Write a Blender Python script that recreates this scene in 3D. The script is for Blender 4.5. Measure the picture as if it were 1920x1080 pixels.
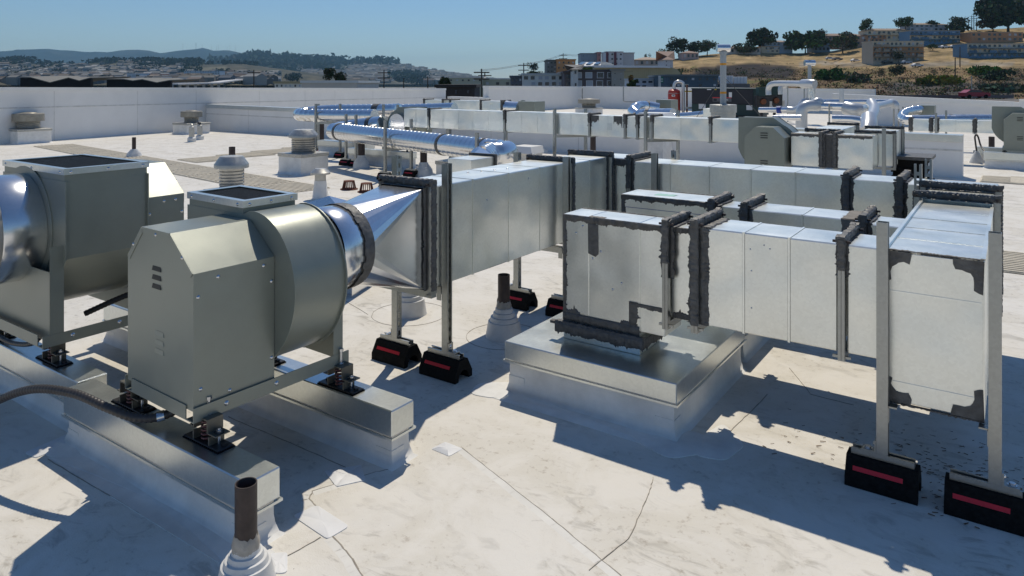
import bpy, bmesh, math, random
from mathutils import Vector, Matrix
random.seed(11)
for o in list(bpy.data.objects): bpy.data.objects.remove(o, do_unlink=True)
SC = bpy.context.scene
COL = SC.collection
R = math.radians

# ------------------------------------------------------------------ camera
F_PX, HOR, EYE = 1354.0, 155.0, 1.6          # focal length and horizon row in 1920 px units, eye height
YAW = math.asin(0.5703); SN, CS = 0.5703, 0.8214
cam_d = bpy.data.cameras.new('camera')
cam_d.sensor_width = 36.0; cam_d.lens = 36.0 * F_PX / 1920.0
cam_d.shift_y = -(540.0 - HOR) / 1920.0
cam_d.clip_start = 0.05; cam_d.clip_end = 40000.0
cam = bpy.data.objects.new('camera', cam_d); COL.objects.link(cam)
cam.location = (0, 0, EYE); cam.rotation_euler = (R(90), 0, YAW)
SC.camera = cam

# ------------------------------------------------------------------ sky and sun
SUN = Vector((-0.28, 0.57, 1.0)).normalized()
elev = math.asin(SUN.z); azim = math.atan2(SUN.x, SUN.y)
world = bpy.data.worlds.new('World'); SC.world = world; world.use_nodes = True
wn = world.node_tree.nodes; wl = world.node_tree.links
sky = wn.new('ShaderNodeTexSky'); sky.sky_type = 'NISHITA'; sky.sun_disc = False
sky.sun_elevation = elev; sky.sun_rotation = azim
sky.altitude = 0; sky.air_density = 1.1; sky.dust_density = 0.0; sky.ozone_density = 10.0
bg = wn['Background']; bg.inputs['Strength'].default_value = 0.083
wl.new(sky.outputs['Color'], bg.inputs['Color'])
sun_d = bpy.data.lights.new('sun', 'SUN'); sun_d.energy = 3.1; sun_d.angle = R(0.53); sun_d.color = (1.0, 0.915, 0.775)
sun = bpy.data.objects.new('sun', sun_d); COL.objects.link(sun)
sun.rotation_euler = SUN.to_track_quat('Z', 'Y').to_euler(); sun.location = (0, 0, 50)
SC.view_settings.view_transform = 'Standard'; SC.view_settings.look = 'None'
SC.view_settings.exposure = 0.0; SC.view_settings.gamma = 1.0; SC.view_settings.use_curve_mapping = False
SC.cycles.max_bounces = 8; SC.cycles.diffuse_bounces = 4; SC.cycles.glossy_bounces = 4
SC.cycles.volume_bounces = 0; SC.cycles.caustics_reflective = False; SC.cycles.caustics_refractive = False

# ------------------------------------------------------------------ helpers
def at(px, py, dep):
    """point seen at pixel (px, py) of the 1920x1080 photograph at a given depth in metres"""
    l = (px - 960.0) / F_PX * dep; u = -(py - HOR) / F_PX * dep
    return Vector((CS * l - SN * dep, SN * l + CS * dep, EYE + u))
def ground(px, py, z=0.0):
    return at(px, py, F_PX * (EYE - z) / (py - HOR))

class MB:
    def __init__(s, off=(0, 0, 0)): s.v = []; s.f = []; s.off = Vector(off)
    def add(s, vs, fs):
        n = len(s.v); s.v += [Vector(p) for p in vs]; s.f += [tuple(i + n for i in q) for q in fs]; return s
    def box(s, lo, hi, bev=0.0):
        x0, y0, z0 = lo; x1, y1, z1 = hi
        if bev <= 0:
            return s.add([(x0,y0,z0),(x1,y0,z0),(x1,y1,z0),(x0,y1,z0),(x0,y0,z1),(x1,y0,z1),(x1,y1,z1),(x0,y1,z1)],
                  [(0,3,2,1),(4,5,6,7),(0,1,5,4),(1,2,6,5),(2,3,7,6),(3,0,4,7)])
        b = min(bev, (x1-x0)*.45, (y1-y0)*.45, (z1-z0)*.45)
        bm = bmesh.new(); bmesh.ops.create_cube(bm, size=1.0)
        for v in bm.verts: v.co = Vector(((x0+x1)/2+v.co.x*(x1-x0), (y0+y1)/2+v.co.y*(y1-y0), (z0+z1)/2+v.co.z*(z1-z0)))
        bmesh.ops.bevel(bm, geom=bm.edges[:], offset=b, segments=1, affect='EDGES', profile=0.5)
        return s.addbm(bm)
    def addbm(s, bm):
        bm.verts.index_update(); n = len(s.v)
        s.v += [v.co.copy() for v in bm.verts]; s.f += [tuple(v.index + n for v in f.verts) for f in bm.faces]
        bm.free(); return s
    def obox(s, c, ax, ay, az):
        """box with centre c and half axes"""
        c, ax, ay, az = Vector(c), Vector(ax), Vector(ay), Vector(az)
        vs = [c+sx*ax+sy*ay+sz*az for sz in (-1,1) for sx,sy in ((-1,-1),(1,-1),(1,1),(-1,1))]
        return s.add(vs, [(0,3,2,1),(4,5,6,7),(0,1,5,4),(1,2,6,5),(2,3,7,6),(3,0,4,7)])
    def bar(s, a, b, w, h=None, up=(0,0,1)):
        a, b = Vector(a), Vector(b); d = b - a; h = h or w
        t = d.normalized(); up = Vector(up)
        if abs(t.dot(up)) > .98: up = Vector((1,0,0))
        sx = t.cross(up).normalized(); uz = sx.cross(t)
        return s.obox((a+b)/2, d/2, sx*w/2, uz*h/2)
    def prism(s, poly, axis, a, b):
        """2D polygon extruded along an axis from a to b; poly in the other two axes (x,z for y; y,z for x; x,y for z)"""
        def mk(p, t):
            return (t,p[0],p[1]) if axis=='x' else (p[0],t,p[1]) if axis=='y' else (p[0],p[1],t)
        n = len(poly); vs = [mk(p,a) for p in poly] + [mk(p,b) for p in poly]
        fs = [tuple(range(n)), tuple(range(2*n-1, n-1, -1))] + [(i, i+n, (i+1)%n+n, (i+1)%n) for i in range(n)]
        return s.add(vs, fs)
    def lathe(s, prof, c=(0,0,0), axis='z', seg=24, cap=True):
        """profile of (radius, height) turned round an axis"""
        c = Vector(c); vs = []; fs = []
        for r, h in prof:
            for i in range(seg):
                t = 2*math.pi*i/seg; u, w = r*math.cos(t), r*math.sin(t)
                vs.append(c + (Vector((u,w,h)) if axis=='z' else Vector((u,h,w)) if axis=='y' else Vector((h,u,w))))
        for k in range(len(prof)-1):
            for i in range(seg):
                j = (i+1)%seg; fs.append((k*seg+i, k*seg+j, (k+1)*seg+j, (k+1)*seg+i))
        if cap:
            fs.append(tuple(range(seg-1,-1,-1))); fs.append(tuple(range((len(prof)-1)*seg, len(prof)*seg)))
        return s.add(vs, fs)
    def tube(s, pts, r, seg=10, closed=False, cap=True):
        pts = [Vector(p) for p in pts]; n = len(pts); vs = []; fs = []; prev = None
        rr = r if isinstance(r, (list, tuple)) else [r]*n
        for i, p in enumerate(pts):
            t = (pts[(i+1)%n]-pts[i-1] if closed else (pts[min(i+1,n-1)]-pts[max(i-1,0)])).normalized()
            if prev is None:
                a = Vector((0,0,1)) if abs(t.z) < .9 else Vector((1,0,0)); sx = t.cross(a).normalized()
            else:
                sx = (prev - t*prev.dot(t)).normalized()
            prev = sx; sy = t.cross(sx)
            for k in range(seg):
                th = 2*math.pi*k/seg; vs.append(p + rr[i]*(math.cos(th)*sx + math.sin(th)*sy))
        m = n if closed else n-1
        for i in range(m):
            for k in range(seg):
                a_, b_ = i*seg, ((i+1)%n)*seg; fs.append((a_+k, a_+(k+1)%seg, b_+(k+1)%seg, b_+k))
        if cap and not closed:
            fs.append(tuple(range(seg-1,-1,-1))); fs.append(tuple(range((n-1)*seg, n*seg)))
        return s.add(vs, fs)
    def ring(s, axis, c0, c1, lo, hi, w):
        """rectangular picture-frame ring of bar width w lying outside lo..hi, between c0 and c1 along the axis"""
        (u0, v0), (u1, v1) = lo, hi
        for (a, b, d, e) in ((u0-w,v1,u1+w,v1+w),(u0-w,v0-w,u1+w,v0),(u0-w,v0,u0,v1),(u1,v0,u1+w,v1)):
            if axis == 'x': s.box((c0,a,b),(c1,d,e))
            elif axis == 'y': s.box((a,c0,b),(d,c1,e))
            else: s.box((a,b,c0),(d,e,c1))
        return s
    def ragged(s, a, u, L, v, n, w, jag=.012, t=.004, step=.014, both=False):
        """smeared strip of mastic: starts at a, runs L along u, straight edge on a, ragged edge w along v, t thick along n"""
        a, u, v, n = Vector(a), Vector(u).normalized(), Vector(v).normalized(), Vector(n).normalized()
        k = max(2, int(L/(step*.5))); vs = []; fs = []; ph = random.uniform(0, 9)
        for i in range(k+1):
            x = L*i/k; lo = (random.uniform(-jag, jag) if both else 0)
            hi = w + .30*jag*math.sin(x*31+ph) + .35*jag*math.sin(x*77+2*ph) + random.uniform(-jag, jag)*.33
            if random.random() < .05: hi += jag*1.2
            th = t*random.uniform(.7, 1.4)
            p = a + u*x
            vs += [p+v*lo, p+v*hi, p+v*(hi-.15*w)+n*th, p+v*(lo+.1*w)+n*th]
        for i in range(k):
            q, r = i*4, i*4+4
            fs += [(q+3,q+2,r+2,r+3),(q+2,q+1,r+1,r+2),(q,q+3,r+3,r),(q+1,q,r,r+1)]
        fs += [(0,1,2,3),(k*4+3,k*4+2,k*4+1,k*4)]
        return s.add(vs, fs)
    def blob(s, poly, o, u, v, n, t=.004):
        """flat ragged patch given as a list of (u,v), t thick"""
        o, u, v, n = Vector(o), Vector(u), Vector(v), Vector(n); k = len(poly)
        vs = [o+u*a+v*b for a, b in poly] + [o+u*a+v*b+n*t for a, b in poly]
        return s.add(vs, [tuple(range(k,2*k)), tuple(range(k-1,-1,-1))]+[(i,(i+1)%k,(i+1)%k+k,i+k) for i in range(k)])
    def mesh(s, name, mat, smooth=None):
        me = bpy.data.meshes.new(name); me.from_pydata([p - s.off for p in s.v], [], s.f); me.update()
        bm = bmesh.new(); bm.from_mesh(me); bmesh.ops.recalc_face_normals(bm, faces=bm.faces[:]); bm.to_mesh(me); bm.free()
        if smooth is not None:
            me.polygons.foreach_set('use_smooth', [True]*len(me.polygons)); me.set_sharp_from_angle(angle=R(smooth))
        if mat is not None: me.materials.append(mat)
        return me
    def build(s, name, mat, parent=None, smooth=None, raw=False):
        if raw:
            me = bpy.data.meshes.new(name); me.from_pydata([p - s.off for p in s.v], [], s.f); me.update()
            if mat is not None: me.materials.append(mat)
        else: me = s.mesh(name, mat, smooth)
        o = bpy.data.objects.new(name, me); COL.objects.link(o)
        if parent is not None: o.parent = parent
        return o

def tag(o, label=None, cat=None, group=None, kind=None):
    if label: o['label'] = label
    if cat: o['category'] = cat
    if group: o['group'] = group
    if kind: o['kind'] = kind
    return o
def thing(name, label, cat, loc=(0,0,0), rz=0.0, group=None):
    o = bpy.data.objects.new(name, None); COL.objects.link(o); o.empty_display_size = .05
    o.location = loc; o.rotation_euler = (0,0,rz); return tag(o, label, cat, group)
KIDS = {}
def copy_tree(o, loc=None, rz=None, label=None, group=None, scale=None):
    kids = {}
    for x in bpy.data.objects:
        if x.parent: kids.setdefault(x.parent.name, []).append(x)
    def rec(q, par):
        n = q.copy(); COL.objects.link(n); n.parent = par
        for ch in kids.get(q.name, []): rec(ch, n)
        return n
    r = rec(o, None)
    if loc is not None: r.location = loc
    if rz is not None: r.rotation_euler = (0,0,rz)
    if scale is not None: r.scale = scale
    if label: r['label'] = label
    if group: r['group'] = group
    return r

# ------------------------------------------------------------------ materials
MATS = {}
def nd(nt, t, **k):
    n = nt.nodes.new(t)
    for a, b in k.items(): setattr(n, a, b)
    return n
def mat(name, col, rough=.6, metal=0.0, noise=0.0, nscale=4.0, bump=0.0, bscale=30.0, rvar=0.0, spec=None, rnd=0.0, coat=0.0, stretch=None, warp=0.0, wscale=3.0):
    m = bpy.data.materials.new(name); m.use_nodes = True; nt = m.node_tree; L = nt.links
    b = nt.nodes['Principled BSDF']
    b.inputs['Roughness'].default_value = rough; b.inputs['Metallic'].default_value = metal
    if spec is not None: b.inputs['Specular IOR Level'].default_value = spec
    if coat: b.inputs['Coat Weight'].default_value = coat; b.inputs['Coat Roughness'].default_value = .12
    b.inputs['Base Color'].default_value = (*col, 1)
    tc = nd(nt, 'ShaderNodeTexCoord'); src = tc.outputs['Object']
    if stretch:
        mp = nd(nt, 'ShaderNodeMapping'); mp.inputs['Scale'].default_value = stretch; L.new(src, mp.inputs['Vector']); src = mp.outputs['Vector']
    if noise or rvar:
        n = nd(nt, 'ShaderNodeTexNoise'); n.inputs['Scale'].default_value = nscale; n.inputs['Detail'].default_value = 6; n.inputs['Roughness'].default_value = .62
        L.new(src, n.inputs['Vector'])
    last = None
    if noise:
        mr = nd(nt, 'ShaderNodeMapRange'); mr.inputs['From Min'].default_value = .3; mr.inputs['From Max'].default_value = .7
        mr.inputs['To Min'].default_value = 1-noise; mr.inputs['To Max'].default_value = 1+noise*.6; L.new(n.outputs['Fac'], mr.inputs['Value'])
        mx = nd(nt, 'ShaderNodeMix', data_type='RGBA', blend_type='MULTIPLY'); mx.inputs['Factor'].default_value = 1
        mx.inputs['A'].default_value = (*col, 1); L.new(mr.outputs['Result'], mx.inputs['B']); last = mx.outputs['Result']
    if rnd:
        oi = nd(nt, 'ShaderNodeObjectInfo'); mr2 = nd(nt, 'ShaderNodeMapRange'); mr2.inputs['To Min'].default_value = 1-rnd; mr2.inputs['To Max'].default_value = 1+rnd
        L.new(oi.outputs['Random'], mr2.inputs['Value'])
        mx2 = nd(nt, 'ShaderNodeMix', data_type='RGBA', blend_type='MULTIPLY'); mx2.inputs['Factor'].default_value = 1
        if last: L.new(last, mx2.inputs['A'])
        else: mx2.inputs['A'].default_value = (*col, 1)
        L.new(mr2.outputs['Result'], mx2.inputs['B']); last = mx2.outputs['Result']
    if last: L.new(last, b.inputs['Base Color'])
    if rvar:
        mr3 = nd(nt, 'ShaderNodeMapRange'); mr3.inputs['From Min'].default_value = .3; mr3.inputs['From Max'].default_value = .7
        mr3.inputs['To Min'].default_value = rough-rvar; mr3.inputs['To Max'].default_value = rough+rvar
        L.new(n.outputs['Fac'], mr3.inputs['Value']); L.new(mr3.outputs['Result'], b.inputs['Roughness'])
    bout = None
    if warp:
        nw = nd(nt, 'ShaderNodeTexNoise'); nw.inputs['Scale'].default_value = wscale; nw.inputs['Detail'].default_value = 1.5; L.new(tc.outputs['Object'], nw.inputs['Vector'])
        bw = nd(nt, 'ShaderNodeBump'); bw.inputs['Strength'].default_value = 1.0; bw.inputs['Distance'].default_value = warp; L.new(nw.outputs['Fac'], bw.inputs['Height']); bout = bw
    if bump:
        nb = nd(nt, 'ShaderNodeTexNoise'); nb.inputs['Scale'].default_value = bscale; nb.inputs['Detail'].default_value = 4; L.new(src, nb.inputs['Vector'])
        bb = nd(nt, 'ShaderNodeBump'); bb.inputs['Strength'].default_value = .6; bb.inputs['Distance'].default_value = bump; L.new(nb.outputs['Fac'], bb.inputs['Height'])
        if bout: L.new(bout.outputs['Normal'], bb.inputs['Normal'])
        bout = bb
    if bout: L.new(bout.outputs['Normal'], b.inputs['Normal'])
    MATS[name] = m; return m

def galv(name, col, rough, warp=.006, spangle=.05, metal=.92, scr=0.0):
    """galvanised sheet: spangle, scuffs, slightly uneven reflection"""
    m = mat(name, col, rough, metal, rnd=.05); nt = m.node_tree; L = nt.links; b = nt.nodes['Principled BSDF']
    tc = nd(nt, 'ShaderNodeTexCoord'); P = tc.outputs['Object']
    vo = nd(nt, 'ShaderNodeTexVoronoi'); vo.inputs['Scale'].default_value = 95; L.new(P, vo.inputs['Vector'])
    n1 = nd(nt, 'ShaderNodeTexNoise'); n1.inputs['Scale'].default_value = 5; n1.inputs['Detail'].default_value = 7; n1.inputs['Roughness'].default_value = .65; L.new(P, n1.inputs['Vector'])
    old = b.inputs['Base Color'].links[0].from_socket
    mr = nd(nt, 'ShaderNodeMapRange'); mr.inputs['To Min'].default_value = 1-spangle; mr.inputs['To Max'].default_value = 1+spangle*.7
    L.new(vo.outputs['Color'], mr.inputs['Value'])
    mx = nd(nt, 'ShaderNodeMix', data_type='RGBA', blend_type='MULTIPLY'); mx.inputs['Factor'].default_value = 1; L.new(old, mx.inputs['A']); L.new(mr.outputs['Result'], mx.inputs['B'])
    mr2 = nd(nt, 'ShaderNodeMapRange'); mr2.inputs['From Min'].default_value = .35; mr2.inputs['From Max'].default_value = .65; mr2.inputs['To Min'].default_value = .95; mr2.inputs['To Max'].default_value = 1.03
    L.new(n1.outputs['Fac'], mr2.inputs['Value'])
    mx2 = nd(nt, 'ShaderNodeMix', data_type='RGBA', blend_type='MULTIPLY'); mx2.inputs['Factor'].default_value = 1; L.new(mx.outputs['Result'], mx2.inputs['A']); L.new(mr2.outputs['Result'], mx2.inputs['B'])
    L.new(mx2.outputs['Result'], b.inputs['Base Color'])
    mr3 = nd(nt, 'ShaderNodeMapRange'); mr3.inputs['From Min'].default_value = .3; mr3.inputs['From Max'].default_value = .7; mr3.inputs['To Min'].default_value = rough-.025; mr3.inputs['To Max'].default_value = rough+.03
    L.new(n1.outputs['Fac'], mr3.inputs['Value']); L.new(mr3.outputs['Result'], b.inputs['Roughness'])
    nw = nd(nt, 'ShaderNodeTexNoise'); nw.inputs['Scale'].default_value = 3.2; nw.inputs['Detail'].default_value = 1.0; L.new(P, nw.inputs['Vector'])
    bw = nd(nt, 'ShaderNodeBump'); bw.inputs['Strength'].default_value = 1; bw.inputs['Distance'].default_value = warp; L.new(nw.outputs['Fac'], bw.inputs['Height'])
    L.new(bw.outputs['Normal'], b.inputs['Normal'])
    return m
galv('duct', (.88,.90,.855), .33, .022)
galv('capmetal', (.70,.73,.71), .30, .005, .06)
galv('strut', (.38,.39,.375), .36, .001, .08)
galv('spiral', (.78,.79,.80), .17, .004, .05)
galv('bright', (.80,.81,.82), .20, .003, .04)
mat('fanpaint', (.285,.305,.26), .36, .28, noise=.06, nscale=7, rvar=.05, bump=.0004, bscale=500, warp=.004, wscale=3)
mat('fandark', (.05,.05,.045), .5, .3)
mat('mastic', (.12,.117,.11), .5, noise=.4, nscale=26, bump=.012, bscale=34)
mat('mastic_dry', (.26,.235,.20), .8, noise=.25, nscale=25, bump=.005, bscale=45)
mat('rubber', (.012,.012,.012), .9, spec=.15, noise=.5, nscale=60, bump=.003, bscale=160)
mat('redtape', (.62,.02,.035), .35, noise=.10, nscale=40)
mat('blackiron', (.045,.03,.028), .55, noise=.45, nscale=22, bump=.002, bscale=70)
mat('rust', (.16,.055,.03), .85, noise=.5, nscale=25, bump=.004, bscale=60)
mat('screw', (.62,.63,.64), .25, .95)
mat('blacksteel', (.03,.03,.032), .42, .2, noise=.2, nscale=20)
mat('olive_steel', (.16,.155,.13), .45, .5, noise=.2, nscale=20)
mat('conduit', (.05,.045,.043), .42, noise=.2, nscale=30)
mat('springred', (.10,.03,.035), .4)
mat('whitepvc', (.72,.72,.70), .5, noise=.12, nscale=14, bump=.002, bscale=30)
mat('curbwhite', (.84,.83,.79), .6, noise=.16, nscale=6, bump=.003, bscale=20)
mat('patch', (.80,.80,.79), .5, noise=.05, nscale=9, bump=.004, bscale=9)
mat('seamgrime', (.38,.34,.28), .9, noise=.4, nscale=12)
mat('seamlight', (.68,.67,.64), .7, noise=.25, nscale=10)
mat('parapet', (.85,.84,.81), .7, noise=.05, nscale=2.0)
mat('coping', (.86,.85,.81), .45, noise=.06, nscale=3)
mat('alu', (.50,.49,.45), .42, .6, noise=.15, nscale=20, rvar=.08)
mat('whitejacket', (.62,.64,.65), .30, .45, noise=.05, nscale=6)
mat('bright_jacket', (.80,.80,.80), .18, .95, warp=.004, wscale=6)
mat('matpad', (.68,.62,.50), .9, noise=.18, nscale=5)
mat('needles', (.14,.075,.035), .9)
mat('mint', (.35,.62,.52), .6)
mat('tankred', (.40,.035,.02), .45, noise=.12, nscale=8)
mat('unitgreen', (.012,.045,.042), .5, noise=.1)
mat('unitdark', (.010,.012,.022), .5)
mat('white_label', (.75,.75,.75), .6)
mat('labelred', (.6,.03,.04), .5)
mat('copper', (.20,.075,.035), .5, .5, noise=.4, nscale=9)
mat('valveblue', (.02,.06,.32), .5)
mat('orange', (.75,.33,.02), .5)
mat('yellow', (.6,.45,.05), .5)
mat('rope', (.10,.10,.10), .7)

def membrane(name, col):
    """white roof membrane: embossed weave, foot traffic, ponding marks and brown silt"""
    m = bpy.data.materials.new(name); m.use_nodes = True; nt = m.node_tree; L = nt.links; b = nt.nodes['Principled BSDF']
    b.inputs['Roughness'].default_value = .62; b.inputs['Specular IOR Level'].default_value = .35
    tc = nd(nt, 'ShaderNodeTexCoord'); P = tc.outputs['Object']
    def noise(sc, det=6, ro=.6, vec=P, dist=0.0):
        n = nd(nt, 'ShaderNodeTexNoise'); n.inputs['Scale'].default_value = sc; n.inputs['Detail'].default_value = det; n.inputs['Roughness'].default_value = ro; n.inputs['Distortion'].default_value = dist
        L.new(vec, n.inputs['Vector']); return n.outputs['Fac']
    def ramp(x, a, b_, lo=0.0, hi=1.0):
        r = nd(nt, 'ShaderNodeMapRange', interpolation_type='SMOOTHSTEP'); r.inputs['From Min'].default_value = a; r.inputs['From Max'].default_value = b_; r.inputs['To Min'].default_value = lo; r.inputs['To Max'].default_value = hi
        L.new(x, r.inputs['Value']); return r.outputs['Result']
    def mul(a, c_):
        q = nd(nt, 'ShaderNodeMath', operation='MULTIPLY'); L.new(a, q.inputs[0])
        if isinstance(c_, float): q.inputs[1].default_value = c_
        else: L.new(c_, q.inputs[1])
        return q.outputs[0]
    def mix(fac, a, c_):
        q = nd(nt, 'ShaderNodeMix', data_type='RGBA'); L.new(fac, q.inputs['Factor'])
        if isinstance(a, tuple): q.inputs['A'].default_value = (*a, 1)
        else: L.new(a, q.inputs['A'])
        q.inputs['B'].default_value = (*c_, 1); return q.outputs['Result']
    mp = nd(nt, 'ShaderNodeMapping'); mp.inputs['Scale'].default_value = (1.6, 3.2, 1); mp.inputs['Rotation'].default_value = (0,0,.5); L.new(P, mp.inputs['Vector'])
    broad = noise(.55, 5, .6); mid = noise(2.6, 7, .68, P, .6); smear = noise(3.4, 6, .6, mp.outputs['Vector'], 1.2); fine = noise(26, 5, .7); spots = noise(60, 2, .5)
    c0 = mix(ramp(mid, .40, .62, 0, .7), col, (col[0]*.86, col[1]*.845, col[2]*.80))
    c1 = mix(mul(ramp(smear, .52, .70, 0, .6), ramp(broad, .36, .58)), c0, (.36,.335,.285))
    c2 = mix(mul(ramp(fine, .53, .70, 0, .6), ramp(mid, .42, .60)), c1, (.34,.28,.21))
    c3 = mix(ramp(spots, .74, .78, 0, .6), c2, (.25,.21,.16))
    wv = nd(nt, 'ShaderNodeTexVoronoi', feature='DISTANCE_TO_EDGE'); wv.inputs['Scale'].default_value = 2.1; 
    mp2 = nd(nt, 'ShaderNodeMapping'); L.new(P, mp2.inputs['Vector'])
    nz = nd(nt, 'ShaderNodeTexNoise'); nz.inputs['Scale'].default_value = 1.5; nz.inputs['Detail'].default_value = 4; L.new(P, nz.inputs['Vector'])
    ad = nd(nt, 'ShaderNodeVectorMath', operation='MULTIPLY_ADD'); L.new(nz.outputs['Color'], ad.inputs[0]); ad.inputs[1].default_value = (.9,.9,.9); L.new(P, ad.inputs[2]); L.new(ad.outputs[0], wv.inputs['Vector'])
    edge = ramp(wv.outputs['Distance'], .0, .018, 1, 0)
    c4 = mix(mul(edge, ramp(noise(1.3), .60, .68, 0, .35)), c3, (.45,.41,.34))
    L.new(c4, b.inputs['Base Color'])
    h1 = noise(1.7, 2, .5); h2 = noise(7, 3, .5); h3 = noise(170, 2, .5)
    b1 = nd(nt, 'ShaderNodeBump'); b1.inputs['Distance'].default_value = .05; b1.inputs['Strength'].default_value = .5; L.new(h1, b1.inputs['Height'])
    b2 = nd(nt, 'ShaderNodeBump'); b2.inputs['Distance'].default_value = .012; b2.inputs['Strength'].default_value = .5; L.new(h2, b2.inputs['Height']); L.new(b1.outputs['Normal'], b2.inputs['Normal'])
    b3 = nd(nt, 'ShaderNodeBump'); b3.inputs['Distance'].default_value = .0016; b3.inputs['Strength'].default_value = .6; L.new(h3, b3.inputs['Height']); L.new(b2.outputs['Normal'], b3.inputs['Normal'])
    L.new(b3.outputs['Normal'], b.inputs['Normal'])
    MATS[name] = m; return m
membrane('membrane', (.80,.765,.69))
M = MATS
mat('patch_old', (.80,.775,.71), .6, noise=.10, nscale=7)
# ================================================================== SETTING
def struct(name, mb, m, smooth=None): return tag(mb.build(name, m, None, smooth), kind='structure')

# roof deck
mb = MB(); mb.add([(-18.3,-14,0),(22,-14,0),(22,30.0,0),(-5.6,30.0,0),(-5.6,40.2,0),(-22.6,40.2,0),(-22.6,30.0,0),(-25.2,30.0,0)], [tuple(range(8))])
roof = struct('roof', mb, M['membrane'])

def seam(pts, w=.006, h=.0025, lap=.03, closed=False):
    """dirty edge of a membrane lap plus the lap itself, following ground points"""
    pts = [Vector(p) for p in pts]
    mb = MB()
    n = len(pts)
    for i in range(n if closed else n-1):
        a, b = pts[i], pts[(i+1)%n]; d = (b-a); t = d.normalized(); q = Vector((-t.y, t.x, 0))
        jw = w*random.uniform(.4, .8)
        for (lo, hi, z) in ((0, jw, h),):
            mb.add([a+q*lo, b+q*lo, b+q*hi, a+q*hi, a+q*lo+Vector((0,0,z)), b+q*lo+Vector((0,0,z)), b+q*hi+Vector((0,0,z)), a+q*hi+Vector((0,0,z))],
               [(4,5,6,7),(0,1,5,4),(2,3,7,6),(1,2,6,5),(3,0,4,7)])
    mb.build('seam', M['seamgrime'], roof)
    if lap and not closed and w >= .005:
        mb = MB()
        for i in range(n-1):
            a, b = pts[i], pts[i+1]; t = (b-a).normalized(); q = Vector((t.y, -t.x, 0)); z = Vector((0,0,.0018))
            mb.add([a, b, b+q*lap, a+q*lap, a+z, b+z, b+q*lap, a+q*lap], [(4,5,6,7),(0,1,5,4)])
        mb.build('lap_strip', M['patch_old'], roof)
def gl(pix, n=1):
    out = []
    for (a, b) in zip(pix[:-1], pix[1:]):
        A, B = ground(*a), ground(*b)
        for k in range(n): out.append(A.lerp(B, k/n))
    out.append(ground(*pix[-1]))
    return out
def wobble(pts, amp=.002):
    return [Vector(p) + Vector((random.uniform(-amp,amp), random.uniform(-amp,amp), 0)) for p in pts]
seam(wobble(gl([(866,841),(1015,958),(1163,1080),(1300,1190)], 14),.0012),.005)
seam(wobble(gl([(89,862),(260,962),(422,1062)], 12)), .004)
seam(wobble(gl([(427,782),(560,838),(664,884)], 9)), .004)
seam(wobble(gl([(585,922),(640,905),(705,886),(735,880)], 5)), .005)
seam(wobble(gl([(585,922),(578,936),(592,950)], 4)), .006)
seam(wobble(gl([(623,1007),(652,1040),(690,1100)], 6)), .008)
seam(wobble(gl([(600,1008),(545,1040),(520,1052)], 4)), .004)
seam(wobble(gl([(1105,1070),(1180,1010),(1216,930),(1226,895)], 7)), .004)
seam(wobble(gl([(1330,856),(1375,803),(1405,775),(1440,740)], 6)), .004)
seam(wobble(gl([(0,650),(70,700),(150,760)], 6)), .004)
seam(wobble(gl([(1480,690),(1520,740),(1600,760)], 5)), .003)
seam(wobble(gl([(560,520),(640,560),(690,590)], 5)), .003)
for gx in (-17.2,-14.1,-5.2, 1.5, 4.6): seam([(gx+.02*random.random(),-12,0),(gx-1.2,13.9,0)], .012, .002)
for cx, cy, r in ((-3.95,1.02,.17),(-3.436,3.705,.26),(-2.643,3.717,.24),(-2.43,2.9,.0),(-1.36,2.45,.0)):
    if r: seam(wobble([(cx+r*math.cos(t*math.pi/14), cy+r*math.sin(t*math.pi/14),0) for t in range(28)], .003), .004, .002, closed=True)

def roundpatch(name, pts, m, rad=.018, h=.003, sub=True):
    """flat welded patch with rounded corners and a slightly wavy face"""
    pts = [Vector((p[0],p[1],0)) for p in pts]; n = len(pts); ring = []
    for i in range(n):
        p, a, b = pts[i], pts[i-1], pts[(i+1)%n]
        u, v = (a-p).normalized(), (b-p).normalized()
        for k in range(5):
            t = k/4; ring.append(p + u*rad*(1-t)**2 + v*rad*t**2)
    mb = MB(); k = len(ring); c = sum(ring, Vector())/k
    top = [q+Vector((0,0,h)) for q in ring]
    mid = [q.lerp(c,.45)+Vector((0,0,h+.004+.004*random.random())) for q in ring]
    mb.add(ring+top+mid+[c+Vector((0,0,h+.003))], [(i,(i+1)%k,(i+1)%k+k,i+k) for i in range(k)]+[(i+k,(i+1)%k+k,(i+1)%k+2*k,i+2*k) for i in range(k)]+[(i+2*k,(i+1)%k+2*k,3*k) for i in range(k)])
    return mb.build(name, m, roof, 40)
roundpatch('patch', [(-2.185,1.727),(-2.165,1.823),(-1.965,1.803),(-1.972,1.708)], M['patch'])
roundpatch('patch', [(-2.085,1.533),(-2.03,1.584),(-1.945,1.517),(-1.975,1.49)], M['patch'])
roundpatch('patch', [(-3.508,1.36),(-3.535,1.555),(-3.43,1.54),(-3.42,1.37)], M['patch'])
roundpatch('patch', [(-2.33,2.00),(-2.24,2.12),(-2.14,2.05),(-2.20,1.95)], M['patch'], .012)
roundpatch('patch', [tuple(ground(*p))[:2] for p in ((808,842),(835,829),(868,842),(842,856))], M['patch'], .01, .002)
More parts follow.
